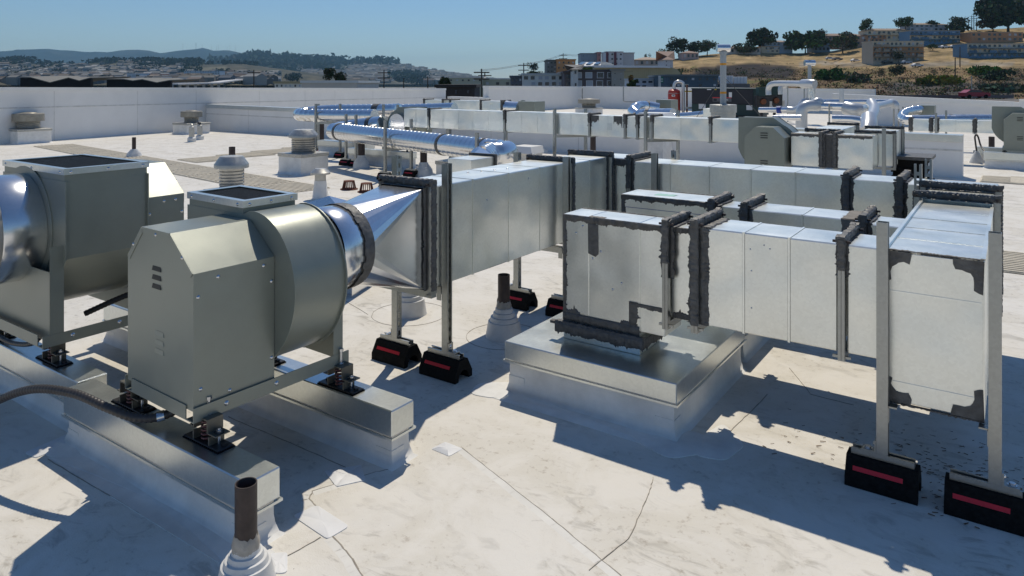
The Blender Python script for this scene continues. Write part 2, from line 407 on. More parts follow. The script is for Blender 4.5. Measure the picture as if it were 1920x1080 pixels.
# flashing aprons round the curb corners
roundpatch('flashing_corner', [(-1.36,3.16),(-1.39,2.96),(-1.20,2.90),(-1.08,3.05),(-1.15,3.2)], M['curbwhite'], .05, .003)
roundpatch('flashing_corner', [(-1.16,3.16),(-1.12,2.99),(-1.0,3.02),(-.97,3.2),(-1.12,3.35)], M['curbwhite'], .04, .003)
roundpatch('flashing_corner', [(-2.34,3.06),(-2.30,2.92),(-2.16,2.95),(-2.05,3.1),(-2.15,3.2)], M['curbwhite'], .05, .003)
roundpatch('flashing_corner', [(-3.52,1.44),(-3.40,1.40),(-3.28,1.46),(-3.30,1.6),(-3.5,1.62)], M['curbwhite'], .04, .003)
roundpatch('flashing_strip', [(-2.17,3.10),(-2.17,2.955),(-1.30,2.955),(-1.30,3.10)], M['curbwhite'], .01, .002)
roundpatch('flashing_strip', [(-3.36,1.56),(-3.38,1.40),(-2.08,1.42),(-2.06,1.56)], M['curbwhite'], .01, .002)

# ------------------------------------------------------------------ outside ground
gm = mat('city_ground', (.20,.19,.165), .95, noise=.5, nscale=.02)
mb = MB(); mb.lathe([(0.01,-10.0),(60,-10.0),(400,-10.0),(3000,-10.0),(9000,-10.0)], seg=48, cap=False)
struct('ground', mb, gm)

# ------------------------------------------------------------------ parapets and roof walls
def wallrun(name, label, a, b, z0, z1, th=.35, cop=.10, seams=True, m='parapet', mc='coping', over=.03, side=-1):
    """a white wall from a to b; top heights z0 at a and z1 at b; coping strip on top"""
    a, b = Vector((a[0],a[1],0)), Vector((b[0],b[1],0)); t = (b-a).normalized(); q = Vector((-t.y,t.x,0))*side; L = (b-a).length
    T = thing(name, label, 'wall', (a.x, a.y, 0)); off = a
    Z = Vector((0,0,1))
    def slab(lo, hi, za0, za1, zb0, zb1, nm, mm):
        mb = MB(off)
        mb.add([a+q*lo+Z*za0, b+q*lo+Z*zb0, b+q*hi+Z*zb0, a+q*hi+Z*za0, a+q*lo+Z*za1, b+q*lo+Z*zb1, b+q*hi+Z*zb1, a+q*hi+Z*za1],
           [(0,3,2,1),(4,5,6,7),(0,1,5,4),(1,2,6,5),(2,3,7,6),(3,0,4,7)])
        return mb.build(nm, M[mm], T)
    w = slab(0, th, -.3, z0-cop, -.3, z1-cop, 'wall_face', m)
    slab(-over, th+over, z0-cop, z0, z1-cop, z1, 'coping', mc)
    if seams:
        n = int(L/2.4); f0 = .5
        for k in range(1, n):
            p = a + t*(k*2.4+random.uniform(-.3,.3)); h = (z0+(z1-z0)*k/n)-cop
            mb = MB(off); mb.obox(p-q*.0015+Z*(h*.5), t*.006, q*.002, Z*(h*.5)); mb.build('seam', M['seamlight'], w)
        mb = MB(off); zz0, zz1 = z0*.62, z1*.62
        mb.add([a-q*.006+Z*zz0, b-q*.006+Z*zz1, b-q*.006+Z*(zz1+.03), a-q*.006+Z*(zz0+.03), a+q*.01+Z*zz0, b+q*.01+Z*zz1, b+q*.01+Z*(zz1+.03), a+q*.01+Z*(zz0+.03)],
            [(0,1,2,3),(0,4,5,1),(3,2,6,7),(0,3,7,4),(1,5,6,2)]); mb.build('lap', M['seamlight'], w)
    return T
wallrun('parapet_wall', 'long white parapet wall with pale coping along the left roof edge', (-18.5,-12), (-25.1,29.9), 1.65, 1.30, .35, .10, side=1)
wallrun('parapet_wall', 'short low white parapet piece at the far roof corner', (-25.0,29.95), (-22.4,29.95), .86, .83, .35, .09, False, side=1)
wallrun('parapet_wall', 'white parapet wall behind the small exhaust fan, running back to the inner corner', (-22.45,30.2), (-22.45,40.1), 1.44, 1.36, .35, .12, False, side=1)
wallrun('parapet_wall', 'white parapet wall behind the red tank and the dark green unit', (-22.4,40.1), (-5.7,40.1), 1.37, 1.27, .35, .14, False, side=1)
wallrun('parapet_wall', 'low white parapet wall behind the shiny round duct at far right', (-5.75,29.95), (.6,29.95), 1.18, .92, .35, .16, False, side=1)
wallrun('parapet_wall', 'tall white wall end at the right edge beside the low parapet', (.15,27.6), (9,27.6), 1.08, 1.08, .35, .02, False, side=1)
# dividing wall with a metal cap
wallrun('dividing_wall', 'low white roof wall with galvanised cap running behind the ducts', (-22.55,14.25), (-.70,14.25), .86, .715, .30, .115, True, 'parapet', 'capmetal', .02, side=1)

# ------------------------------------------------------------------ walkway mats
def matpad(loc, rz, label, n=12, w=.98, d=.9):
    T = MB()
    T.box((-w/2+.01,-d/2+.01,0),(w/2-.01,d/2-.01,.008), .003)
    for k in range(n):
        y = -d/2+.04+(d-.08)*k/(n-1); T.box((-w/2+.03,y-.018,.006),(w/2-.03,y+.018,.017))
    o = T.build('walkway_mat', M['matpad']); o.location = loc; o.rotation_euler = (0,0,rz)
    return tag(o, label, 'mat', 'ribbed walkway mats welded on the white roof')
lab1 = 'tan ribbed walkway mat in the long row crossing the left roof'
a, b = Vector((-20.1,8.45,.003)), Vector((-8.55,6.98,.003)); t = (b-a); rz = math.atan2(t.y,t.x); n = 12
proto = None
for k in range(n):
    p = a.lerp(b, (k+.5)/n)
    nth = ['first','second','third','fourth','fifth','sixth','seventh','eighth','ninth','tenth','eleventh','last'][k]
    if proto is None: proto = matpad(p, rz, 'first tan ribbed walkway mat of the long row, nearest the left parapet')
    else:
        o = proto.copy(); COL.objects.link(o); o.location = p; o.rotation_euler = (0,0,rz+random.uniform(-.01,.01)); o['label'] = '%s tan ribbed walkway mat from the left parapet in the long row' % nth if k < n-1 else 'last tan ribbed walkway mat of the long row, beside the small capped vent'
lab2 = 'tan ribbed walkway mat in the short row branching off towards the dividing wall'
for k in range(4):
    o = proto.copy(); COL.objects.link(o); o.location = (-13.75-.14*k*.97, 8.75+.97*k, .003); o.rotation_euler = (0,0,rz+math.pi/2); o['label'] = '%s tan ribbed walkway mat of the short row branching towards the dividing wall' % ['first','second','third','fourth'][k]
lab3 = 'tan ribbed walkway mat at the right edge of the roof, right of the ducts'
for k, p in enumerate(((1935,497),(1905,340),(1960,342))):
    o = proto.copy(); COL.objects.link(o); q = ground(*p); o.location = (q.x, q.y, .003); o.rotation_euler = (0,0,0.0); o['label'] = lab3 if k == 0 else 'tan ribbed walkway mat in front of the far right fan rail, %s one' % ('left' if k == 1 else 'right')
# ================================================================== FOREGROUND EQUIPMENT
# ---------------------------------------------------------------- curbs and rails
def cantbase(mb, x0, y0, x1, y1, z, flare=.03):
    rings = []
    for (e, h) in ((flare,0.0),(flare*.45,.012),(flare*.12,.045),(0,.075),(0,z)):
        rings.append([(x0-e,y0-e,h),(x1+e,y0-e,h),(x1+e,y1+e,h),(x0-e,y1+e,h)])
    vs = [p for r in rings for p in r]; fs = [(16,17,18,19)]
    for k in range(4):
        for i in range(4): fs.append((k*4+i, k*4+(i+1)%4, k*4+4+(i+1)%4, k*4+4+i))
    return mb.add(vs, fs)
def capbox(mb, x0, y0, x1, y1, z0, z1):
    mb.box((x0,y0,z0+.012),(x1,y1,z1),.004)
    return mb
def curb(name, label, cat, x0, y0, x1, y1, zc, zt, inset=.02, rz=0, patches=True):
    cx, cy = (x0+x1)/2, (y0+y1)/2; T = thing(name, label, cat, (cx,cy,0), rz); off = (cx,cy,0)
    b = cantbase(MB(off), x0+inset, y0+inset, x1-inset, y1-inset, zc+.02).build('curb_base', M['curbwhite'], T, 50)
    c = capbox(MB(off), x0, y0, x1, y1, zc, zt).build('metal_cap', M['capmetal'], T)
    mb = MB(off); e = .006
    mb.ring('z', zc, zc+.010, (x0,y0), (x1,y1), e); mb.build('hem', M['capmetal'], c)
    if patches:   # corner flashing pieces on the membrane sides
        z = zc*.55
        for (px, py, dx, dy) in ((x1-inset, y0+inset, -1, 1),(x0+inset, y0+inset, 1, 1)):
            mb = MB(off)
            mb.box((min(px,px+dx*.09)-.002, py-.0035, .03),(max(px,px+dx*.09)+.002, py+.001, z))
            mb.box((px-.001 if dx<0 else px-.0035, py-.002,.03),(px+.0035 if dx<0 else px+.001, py+dy*.07, z))
            mb.build('corner_flashing', M['curbwhite'], b)
    return T
curb('roof_curb', 'low white roof curb with galvanised cap under the front plenum', 'curb', -2.165,3.05,-1.228,4.05,.158,.262)
curb('equipment_rail', 'nearest equipment rail with galvanised cap under the front of the near fan', 'rail', -3.47,1.500,-2.135,1.635,.118,.240, .016)
curb('equipment_rail', 'equipment rail with galvanised cap under the back of the near fan', 'rail', -3.47,2.170,-2.112,2.305,.118,.240, .016)
curb('equipment_rail', 'equipment rail at the left frame edge under the front of the left fan', 'rail', -5.0,1.568,-3.495,1.703,.118,.238, .016)
curb('equipment_rail', 'mostly hidden equipment rail under the back of the left fan', 'rail', -4.64,2.235,-3.50,2.37,.118,.238, .016)
curb('roof_curb', 'low white roof curb with galvanised cap under the second plenum', 'curb', -2.20,4.16,-1.26,4.95,.15,.25, patches=False)

# ---------------------------------------------------------------- screws helper
def dome(mb, c, n, r=.008):
    n = Vector(n).normalized(); a = Vector((0,0,1)) if abs(n.z)<.9 else Vector((1,0,0)); u = n.cross(a).normalized(); v = n.cross(u); c = Vector(c)
    ring1 = [c+r*(math.cos(k*math.pi/4)*u+math.sin(k*math.pi/4)*v) for k in range(8)]
    ring2 = [c+n*r*.45+.65*r*(math.cos(k*math.pi/4)*u+math.sin(k*math.pi/4)*v) for k in range(8)]
    mb.add(ring1+ring2+[c+n*r*.62], [(k,(k+1)%8,(k+1)%8+8,k+8) for k in range(8)]+[(k+8,(k+1)%8+8,16) for k in range(8)])
    return mb
def screws(T, parent, off, pts, n, r=.008, name='screw'):
    for p in pts:
        dome(MB(off), p, n, r).build(name, M['screw'], parent, 60)

# ---------------------------------------------------------------- centrifugal fans
def fan(name, label, cx, cz, y0, y1, outline, outlet, zout, cover, frame, inlet, collar_r, axis_dir, rz=0.0, pivot=None, off_left=False):
    """outline: scroll polygon (x,z) about the shaft; outlet (x0,x1); cover (x0,x1,y0,y1,zb,zs,zr,inset); frame (x0,x1,y0,y1,z)"""
    piv = Vector(pivot); T = thing(name, label, 'exhaust fan', piv, rz); off = piv
    fp = M['fanpaint']
    # scroll: wrap plus two side plates with a small rim
    rim = [(cx+x*1.02+ (0.006 if x>0 else -.006), cz+z*1.02) for x, z in outline]
    wrap = [(cx+x, cz+z) for x, z in outline]
    h = MB(off).prism(wrap, 'y', y0+.002, y1-.002).build('scroll_housing', fp, T, 25)
    MB(off).prism(rim, 'y', y0-.003, y0+.003).build('side_plate', fp, h, 25)
    MB(off).prism(rim, 'y', y1-.003, y1+.003).build('side_plate', fp, h, 25)
    screws(T, h, off, [(cx+.31*math.cos(R(a)), (y1+.003 if axis_dir>0 else y0-.003), cz+.36*math.sin(R(a))) for a in (-40,-55,-70)], (0,axis_dir,0), .006)
    # outlet neck, galvanised frame and wire screen
    ox0, ox1 = outlet
    of = MB(off); w = .022
    of.box((ox0-.004,y0-.008,zout-.028),(ox1+.004,y0-.002,zout-.001)); of.box((ox0-.004,y1+.002,zout-.028),(ox1+.004,y1+.008,zout-.001))
    of.box((ox0-.010,y0-.008,zout-.028),(ox0-.004,y1+.008,zout-.001)); of.box((ox1+.004,y0-.008,zout-.028),(ox1+.010,y1+.008,zout-.001))
    of.box((ox0-.010,y0-.008,zout-.001),(ox0+w,y1+.008,zout+.002)); of.box((ox1-w,y0-.008,zout-.001),(ox1+.010,y1+.008,zout+.002))
    of.box((ox0+w,y0-.008,zout-.001),(ox1-w,y0+w,zout+.002)); of.box((ox0+w,y1-w,zout-.001),(ox1-w,y1+.008,zout+.002))
    fr = of.build('outlet_frame', M['capmetal'], T)
    nk_ = MB(off); zn = zout-.075
    nk_.box((ox0-.001,y0-.0005,zn),(ox1+.001,y0+.004,zout-.002)); nk_.box((ox0-.001,y1-.004,zn),(ox1+.001,y1+.0005,zout-.002)); nk_.box((ox0-.001,y0+.004,zn),(ox0+.003,y1-.004,zout-.002)); nk_.box((ox1-.003,y0+.004,zn),(ox1+.001,y1-.004,zout-.002)); nk_.build('outlet_neck', fp, T)
    MB(off).box((ox0+.012,y0+.012,zout-.06),(ox1-.012,y1-.012,zout-.052)).build('outlet_shade_plate', M['fandark'], T)  # dark plate standing in for the shade inside the outlet
    sc = MB(off); pitch = .0135
    k = 0; x = ox0+w
    while x < ox1-w:
        zz = zout-.006
        sc.bar((x,y0+w-.004,zz),(x,y1-w+.004,zz),.0032); x += pitch
    y = y0+w
    while y < y1-w:
        sc.bar((ox0+w-.004,y,zout-.0085),(ox1-w+.004,y,zout-.0085),.0032); y += pitch
    sc.build('wire_screen', M['fandark'], T, raw=True)
    xs = [ox0+.03,(ox0+ox1)/2,ox1-.03]
    screws(T, fr, off, [(x,y0-.008,zout-.015) for x in xs], (0,-1,0), .008)
    screws(T, fr, off, [(ox1+.010,y,zout-.015) for y in (y0+.025,(y0+y1)/2,y1-.025)], (1,0,0), .008)
    # motor cover with chamfered top
    x0, x1, ya, yb, zb, zs, zr, il, ir = cover
    poly = [(x0,zb),(x1,zb),(x1,zs),(x1-ir,zr),(x0+il,zr),(x0,zs)]
    cv = MB(off).prism(poly, 'y', ya, yb).build('motor_cover', fp, T)
    # lapped edges of the cover top
    yn = ya if axis_dir > 0 else yb; sg = -1 if axis_dir > 0 else 1
    tr = MB(off)
    def lip(p, q, wd=.022):
        p3, q3 = Vector((p[0],yn+sg*.0015,p[1])), Vector((q[0],yn+sg*.0015,q[1])); d = (q3-p3); t = d.normalized(); nn = Vector((t.z,0,-t.x))
        c = (p3+q3)/2 + nn*wd/2; tr.obox(c, d/2*.97, nn*wd/2, Vector((0,.0012,0)))
    lip((x0,zs),(x0+il,zr)); lip((x0+il,zr),(x1-ir,zr)); lip((x1-ir,zr),(x1,zs))
    tr.build('cover_lip', fp, cv)
    fold = MB(off); fold.box((x1-.0005,ya,zs-.045),(x1+.0018,yb,zs-.001)); fold.build('cover_fold', fp, cv)
    mid = (x0+x1)/2
    screws(T, cv, off, [(mid-.02,yn+sg*.003,zr-.018),(x0+il*.45,yn+sg*.003,(zs+zr)/2-.012),(x1-ir*.45,yn+sg*.003,(zs+zr)/2-.015)], (0,sg,0), .0075)
    screws(T, cv, off, [(x1+.0018,ya+.10,zs-.03),(x1+.0018,yb-.05,zs-.028),(x1,ya+.02,zs-.09),(x1,yb-.012,zs-.10),(x1,ya+.03,zb+.075),(x1,ya+.15,zb+.03),(x1,yb-.012,zb+.10)], (1,0,0), .0085)
    for zc in (zs-.02, zs-.055, zs-.09, zb+.24, zb+.205, zb+.17):
        cxl = x0+.235 if zc > zb+.3 else x0+.255
        mb = MB(off); yy = yn
        mb.add([(cxl-.036,yy+sg*.001,zc-.008),(cxl+.036,yy+sg*.001,zc-.008),(cxl+.030,yy+sg*.001,zc+.010),(cxl-.030,yy+sg*.001,zc+.010),
                (cxl-.033,yy+sg*.004,zc-.008),(cxl+.033,yy+sg*.004,zc-.008)], [(0,1,5,4),(3,2,5,4)[::-1],(0,4,3),(1,2,5)])
        mb.build('louver', fp if zc < zb+.3 else M['fandark'], cv)
    # base frame of angle iron
    fx0, fx1, fy0, fy1, fz = frame; s = .055; tk = .004
    bf = MB(off)
    bf.box((fx1-tk,fy0,fz),(fx1,fy1,fz+s)); bf.box((fx1-s,fy0,fz-.0),(fx1-tk,fy1,fz+tk)); bf.box((fx0,fy0,fz),(fx0+tk,fy1,fz+s)); bf.box((fx0+tk,fy0,fz),(fx0+s,fy1,fz+tk))
    bf.box((fx0+s,fy0,fz),(fx1-s,fy0+tk,fz+s)); bf.box((fx0+s,fy1-tk,fz),(fx1-s,fy1,fz+s))
    b = bf.build('base_frame', fp, T)
    screws(T, b, off, [(fx1,fy0+.135,fz+.03),(fx1,fy0+.36,fz+.032)], (1,0,0), .011, 'bolt')
    # shaft-side support panel with bent flanges
    ys = fy1-.035 if axis_dir > 0 else fy0+.035
    sp = MB(off); hh = cz-.05
    sp.box((fx0+.03,ys-.002,fz+.02),(fx1-.003,ys+.002,hh-.12))
    sp.box((fx1-.006,ys-.05,fz+.02) if axis_dir>0 else (fx1-.006,ys-.002,fz+.02), (fx1-.002,ys+.002,hh) if axis_dir>0 else (fx1-.002,ys+.06,hh))
    sp.build('support_panel', fp, T)
    # inlet ring and collar
    yi = y1 if axis_dir > 0 else y0; d = axis_dir
    MB(off).lathe([(collar_r+.035,yi+d*.003),(collar_r+.035,yi+d*.008),(collar_r-.01,yi+d*.010)], (cx,0,cz), 'y', 40).build('inlet_ring', fp, T, 40)
    return T
# near fan
import itertools
out1 = [(-.015,.228)]
for a in range(85, -151, -8):
    u = (85-a)/235.0; out1.append(((.248+.20*u**.9)*math.cos(R(a)), (.248+.20*u**.9)*math.sin(R(a))))
out1 += [(-.445,-.16),(-.445,.228)]
fan('exhaust_fan', 'near grey-green centrifugal fan with screened top outlet and louvred motor cover', -2.715,.80, 1.885,2.150, out1, (-3.16,-2.732), 1.09,
    (-3.005,-2.505,1.53,1.880,.375,.887,1.019,.115,.165), (-3.02,-2.495,1.525,2.265,.335), None, .19, 1, R(-1.8), (-2.505,1.53,0))
# left fan, mirrored, inlet towards the camera
out2 = [(.27,.255)]
for a in range(42, -149, -8):
    u = (42-a)/190.0; o_ = (.36+.075*u); out2.append((o_*math.cos(R(a)), o_*math.sin(R(a))))
out2 += [(-.425,-.12),(-.425,.255)]
out2 = [(-x,z) for x, z in out2][::-1]
fan('exhaust_fan', 'larger grey-green centrifugal fan at the left frame edge with its inlet facing us', -4.205,.86, 1.640,2.045, out2, (-4.47,-3.782), 1.18,
    (-4.52,-3.80,2.05,2.265,.36,.985,1.145,.22,.20), (-4.62,-3.785,1.545,2.39,.335), None, .275, -1, 0, (-3.785,1.545,0))

# inlet collars and flexible connections
def bands(name, label, cx, cz, spec, seg=40):
    """spec: list of (partname, material, y0, y1, r)"""
    y = min(min(q[2],q[3]) for q in spec); T = thing(name, label, 'duct collar', (cx,y,cz)); off = (cx,y,cz)
    for (nm, mm, a, b, r) in spec:
        MB(off).lathe([(r-.004,a),(r,a+(b-a)*.04),(r,b-(b-a)*.04),(r-.004,b)], (cx,0,cz), 'y', seg, False).build(nm, M[mm], T, 50)
    return T
mat('flexcloth', (.55,.50,.42), .45, .3, noise=.2, nscale=6, bump=.01, bscale=9)
bands('inlet_collar', 'shiny sheet metal collar with flexible strip at the inlet of the near fan', -2.71,.80,
      [('collar_ring','bright',2.158,2.215,.190),('flexible_strip','flexcloth',2.212,2.285,.187),('collar_ring','bright',2.28,2.41,.204)])
bands('inlet_collar', 'shiny sheet metal collar with flexible strip at the inlet of the left fan', -4.205,.86,
      [('collar_ring','bright',1.632,1.44,.272),('flexible_strip','flexcloth',1.45,1.36,.268),('collar_ring','bright',1.365,1.27,.276),('sealant_band','mastic',1.27,1.21,.279),('duct_ring','bright',1.21,.9,.276)])

# ---------------------------------------------------------------- vibration isolators
def isolator(label, loc, rz=0.0):
    T = thing('vibration_isolator', label, 'isolator', loc, rz, 'spring isolators under the fans')
    p = MB().box((-.112,-.034,0),(.112,.034,.006),.002).build('base_plate', M['blacksteel'], T)
    MB().box((-.115,-.037,-.004),(.115,.037,.0)).build('rubber_pad', M['rubber'], p)
    for sx in (-.05,.05):
        MB().box((sx-.003,-.032,.006),(sx+.003,.032,.038)).build('cheek', M['olive_steel'], T)
    mb = MB(); mb.tube([(.024*math.cos(t*.7),.024*math.sin(t*.7),.006+.0017*t) for t in range(45)], .0042, 6); mb.build('spring', M['springred'], T, 60)
    hb = MB(); hb.box((-.048,-.033,.095),(.044,.033,.100)); hb.box((-.048,-.033,.05),(-.044,.033,.095)); hb.box((.040,-.033,.05),(.044,.033,.095))
    hb.box((.044,-.030,.046),(.092,.030,.050)); hb.box((-.088,-.024,.046),(-.048,.024,.050))
    h = hb.build('bracket', M['olive_steel'], T)
    MB().lathe([(.0075,.10),(.0075,.165)], (0,0,0), 'z', 10).build('jack_bolt', M['screw'], T, 40)
    MB().lathe([(.012,.158),(.012,.168)], (0,0,0), 'z', 6).build('bolt_head', M['screw'], T)
    MB().lathe([(.016,.101),(.016,.105)], (0,0,0), 'z', 14).build('washer', M['screw'], T)
    MB().lathe([(.0055,.006),(.0055,.066)], (.068,0,0), 'z', 10).build('stud', M['screw'], T, 40)
    MB().lathe([(.012,.051),(.012,.060)], (.068,0,0), 'z', 6).build('nut', M['screw'], T)
    MB().lathe([(.019,.050),(.019,.0525)], (.068,0,0), 'z', 16).build('washer', M['blacksteel'], T)
    for sx in (-.09,.092): MB().lathe([(.011,.006),(.011,.014)], (sx,.006,0), 'z', 6).build('bolt_head', M['blacksteel'], p)
    return T
iso = isolator('spring isolator with black plate under the front right corner of the near fan', (-2.505,1.592,.244))
copy_tree(iso, (-3.045,1.590,.244), 0, 'spring isolator with black plate under the front left corner of the near fan')
copy_tree(iso, (-2.468,2.214,.244), 0, 'spring isolator with black plate under the back right corner of the near fan')
copy_tree(iso, (-3.02,2.222,.244), 0, 'spring isolator with black plate under the back left corner of the near fan')
copy_tree(iso, (-3.86,1.627,.242), 0, 'spring isolator on the left rail under the corner of the left fan')
copy_tree(iso, (-4.50,1.627,.242), 0, 'spring isolator at the left frame edge under the left fan')

# ---------------------------------------------------------------- conduits
def smoothpath(pts, n=10):
    pts = [Vector(p) for p in pts]; out = []
    P = [pts[0]]+pts+[pts[-1]]
    for i in range(1, len(P)-2):
        for k in range(n):
            t = k/n; a,b,c,d = P[i-1],P[i],P[i+1],P[i+2]
            out.append(.5*((2*b)+(-a+c)*t+(2*a-5*b+4*c-d)*t*t+(-a+3*b-3*c+d)*t**3))
    out.append(pts[-1]); return out
def conduit(label, pts, r, ribs=True):
    T = thing('flexible_conduit', label, 'conduit', pts[0]); off = Vector(pts[0])
    path = smoothpath(pts, 14)
    # resample evenly for ribs
    L = [0.0]
    for i in range(1, len(path)): L.append(L[-1]+(path[i]-path[i-1]).length)
    step = .0045; q = []; rr = []; s_ = 0.0; i = 0; k = 0
    while s_ < L[-1]:
        while L[i+1] < s_: i += 1
        t = (s_-L[i])/(L[i+1]-L[i]); q.append(path[i].lerp(path[i+1], t)); rr.append(r*(1.0 if (k//2)%2 else .91)); s_ += step; k += 1
    MB(off).tube(q, rr, 12).build('sheath', M['conduit'], T, 35)
    return T, off, q
# from off-frame left, over the rail and up under the motor cover
T, off, q = conduit('ribbed black flexible conduit arching over the nearest rail to the near fan', [(-3.95,1.16,.03),(-3.62,1.27,.215),(-3.36,1.33,.322),(-3.12,1.385,.345),(-2.93,1.43,.318),(-2.83,1.485,.286),(-2.76,1.56,.284),(-2.72,1.66,.325),(-2.72,1.73,.40)], .0175)
m_ = min(range(len(q)), key=lambda i: (q[i]-Vector((-2.765,1.55,.284))).length)
MB(off).tube([q[m_-3],q[m_+3]], .0205, 14).build('clamp_ring', M['screw'], T, 40)
T, off, q = conduit('short black cable arching from the left fan motor over its base frame', [(-4.06,1.86,.37),(-3.98,1.99,.43),(-3.90,2.10,.475),(-3.86,2.165,.49)], .016)
MB(off).tube([q[-6],q[-1]], .021, 12).build('gland', M['screw'], T, 40)
T, off, q = conduit('thin black cable drooping from the left fan onto the left rail', [(-4.55,1.60,.29),(-4.38,1.585,.262),(-4.2,1.59,.262),(-4.02,1.60,.30),(-3.96,1.62,.36)], .012)

# ---------------------------------------------------------------- strut support stands
def strutpost(mb, x, y, z0, z1, openface='-x'):
    """C channel 41x41: slotted back opposite the open face"""
    a = .0205; t = .0028
    def B(lo, hi):
        # local frame: open towards +u, back at -u
        (u0,v0,w0),(u1,v1,w1) = lo, hi
        if openface == '+x': mb.box((x+u0,y+v0,w0),(x+u1,y+v1,w1))
        elif openface == '-x': mb.box((x-u1,y+v0,w0),(x-u0,y+v1,w1))
        elif openface == '+y': mb.box((x+v0,y+u0,w0),(x+v1,y+u1,w1))
        else: mb.box((x+v0,y-u1,w0),(x+v1,y-u0,w1))
    B((-a,-a,z0),(a,-a+t,z1)); B((-a,a-t,z0),(a,a,z1))
    B((a-t,-a+t,z0),(a,-a+.010,z1)); B((a-t,a-.010,z0),(a,a-t,z1))
    B((-a,-a+t,z0),(-a+t,-.007,z1)); B((-a,.007,z0),(-a+t,a-t,z1))
    z = z0+.012
    B((-a,-.007,z0),(-a+t,.007,z))
    while z < z1-.05:
        B((-a,-.007,z+.029),(-a+t,.007,min(z+.0508,z1))); z += .0508
    return mb
def foot(T, off, x, y, ch_dx=0.0, rz=0, bracket=1):
    """black rubber roof support block with a through tunnel, red tape and a steel channel on top"""
    L = .1275
    prof = [(-.074,0),(-.074,.036),(-.034,.108),(.034,.108),(.074,.036),(.074,0),(.046,0)]
    for k in range(9):
        t = math.pi*k/8; prof.append((.043*math.cos(t), .008+.043*math.sin(t)*1.05))
    prof.append((-.046,0))
    f = MB(off).prism([(y+p[0],p[1]) for p in prof], 'x', x-L, x+L).build('rubber_foot', M['rubber'], T, 30)
    d = Vector((0,.04,.072)).normalized(); nn = Vector((0,-.072,.04)).normalized()
    c = Vector((x-.012,y-.056,.068)) + nn*.0012
    MB(off).obox(c, (.088,0,0), d*.0085, nn*.0012).build('red_stripe', M['redtape'], f)
    ch = MB(off); a = .0205; t = .0028; z0 = .1085; zh = .024; Lc = .112
    ch.box((x-Lc,y-a,z0),(x+Lc,y+a,z0+t)); ch.box((x-Lc,y-a,z0+t),(x+Lc,y-a+t,z0+zh)); ch.box((x-Lc,y+a-t,z0+t),(x+Lc,y+a,z0+zh))
    ch.box((x-Lc,y-a+t,z0+zh-t),(x+Lc,y-a+.010,z0+zh)); ch.box((x-Lc,y+a-.010,z0+zh-t),(x+Lc,y+a-t,z0+zh))
    ch.build('base_channel', M['strut'], T)
    px = x+ch_dx
    br = MB(off); s_ = bracket
    br.box((px+s_*.0215 if s_>0 else px-.0275, y-.02, z0+zh),(px+.0275 if s_>0 else px-.0215, y+.02, z0+zh+.048))
    br.box((px+.0275 if s_>0 else px-.075, y-.02, z0+zh),(px+.075 if s_>0 else px-.0275, y+.02, z0+zh+.006))
    b = br.build('angle_bracket', M['strut'], T)
    MB(off).lathe([(.011,z0+zh+.006),(.011,z0+zh+.015)], (px+s_*.052,y,0), 'z', 6).build('bolt', M['screw'], b)
    MB(off).lathe([(.016,z0+zh+.0055),(.016,z0+zh+.008)], (px+s_*.052,y,0), 'z', 14).build('washer', M['screw'], b)
    dome(MB(off), (px+s_*.0275,y,z0+zh+.03), (s_,0,0), .010).build('bolt', M['screw'], b, 60)
def trapeze(label, posts, y, zt, zbar, faces=('-x','+x'), brs=(-1,1), feet=True, dx=(0,0)):
    T = thing('duct_support', label, 'strut support', ((posts[0]+posts[-1])/2, y, 0)); off = ((posts[0]+posts[-1])/2, y, 0)
    for i, x in enumerate(posts):
        zz = zt[i] if isinstance(zt,(tuple,list)) else zt
        strutpost(MB(off), x, y, .133, zz, faces[i%2]).build('strut_post', M['strut'], T)
        if feet: foot(T, off, x-dx[i%2], y, dx[i%2], 0, brs[i%2])
    if zbar:
        cb = MB(off); x0, x1 = posts[0]+.022, posts[-1]-.022
        cb.box((x0,y-.0205,zbar-.041),(x1,y-.018,zbar)); cb.box((x0,y+.018,zbar-.041),(x1,y+.0205,zbar)); cb.box((x0,y-.018,zbar-.0028),(x1,y+.018,zbar))
        cb.build('crossbar', M['strut'], T)
        for x, s_ in ((x0,1),(x1,-1)):
            MB(off).box((min(x,x+s_*.03),y-.026,zbar-.075),(max(x,x+s_*.03),y-.0215,zbar-.002)).build('clip', M['strut'], T)
    return T
trapeze('galvanised strut stand on two black feet under the front end of the near duct', (-2.925,-2.548), 3.045, (1.178,1.158), .484, ('-x','+x'), (-1,1), dx=(-.0,.01))
trapeze('galvanised strut stand on black feet under the middle joint of the near duct', (-2.925,-2.515), 4.28, (1.10,1.09), .47, ('-x','+x'), (-1,1))
trapeze('galvanised strut stand with two black feet holding the end of the right hand duct', (-.425,-.055), 3.190, (1.048,1.050), None, ('+x','-x'), (-1,1), dx=(0.0,0.03))

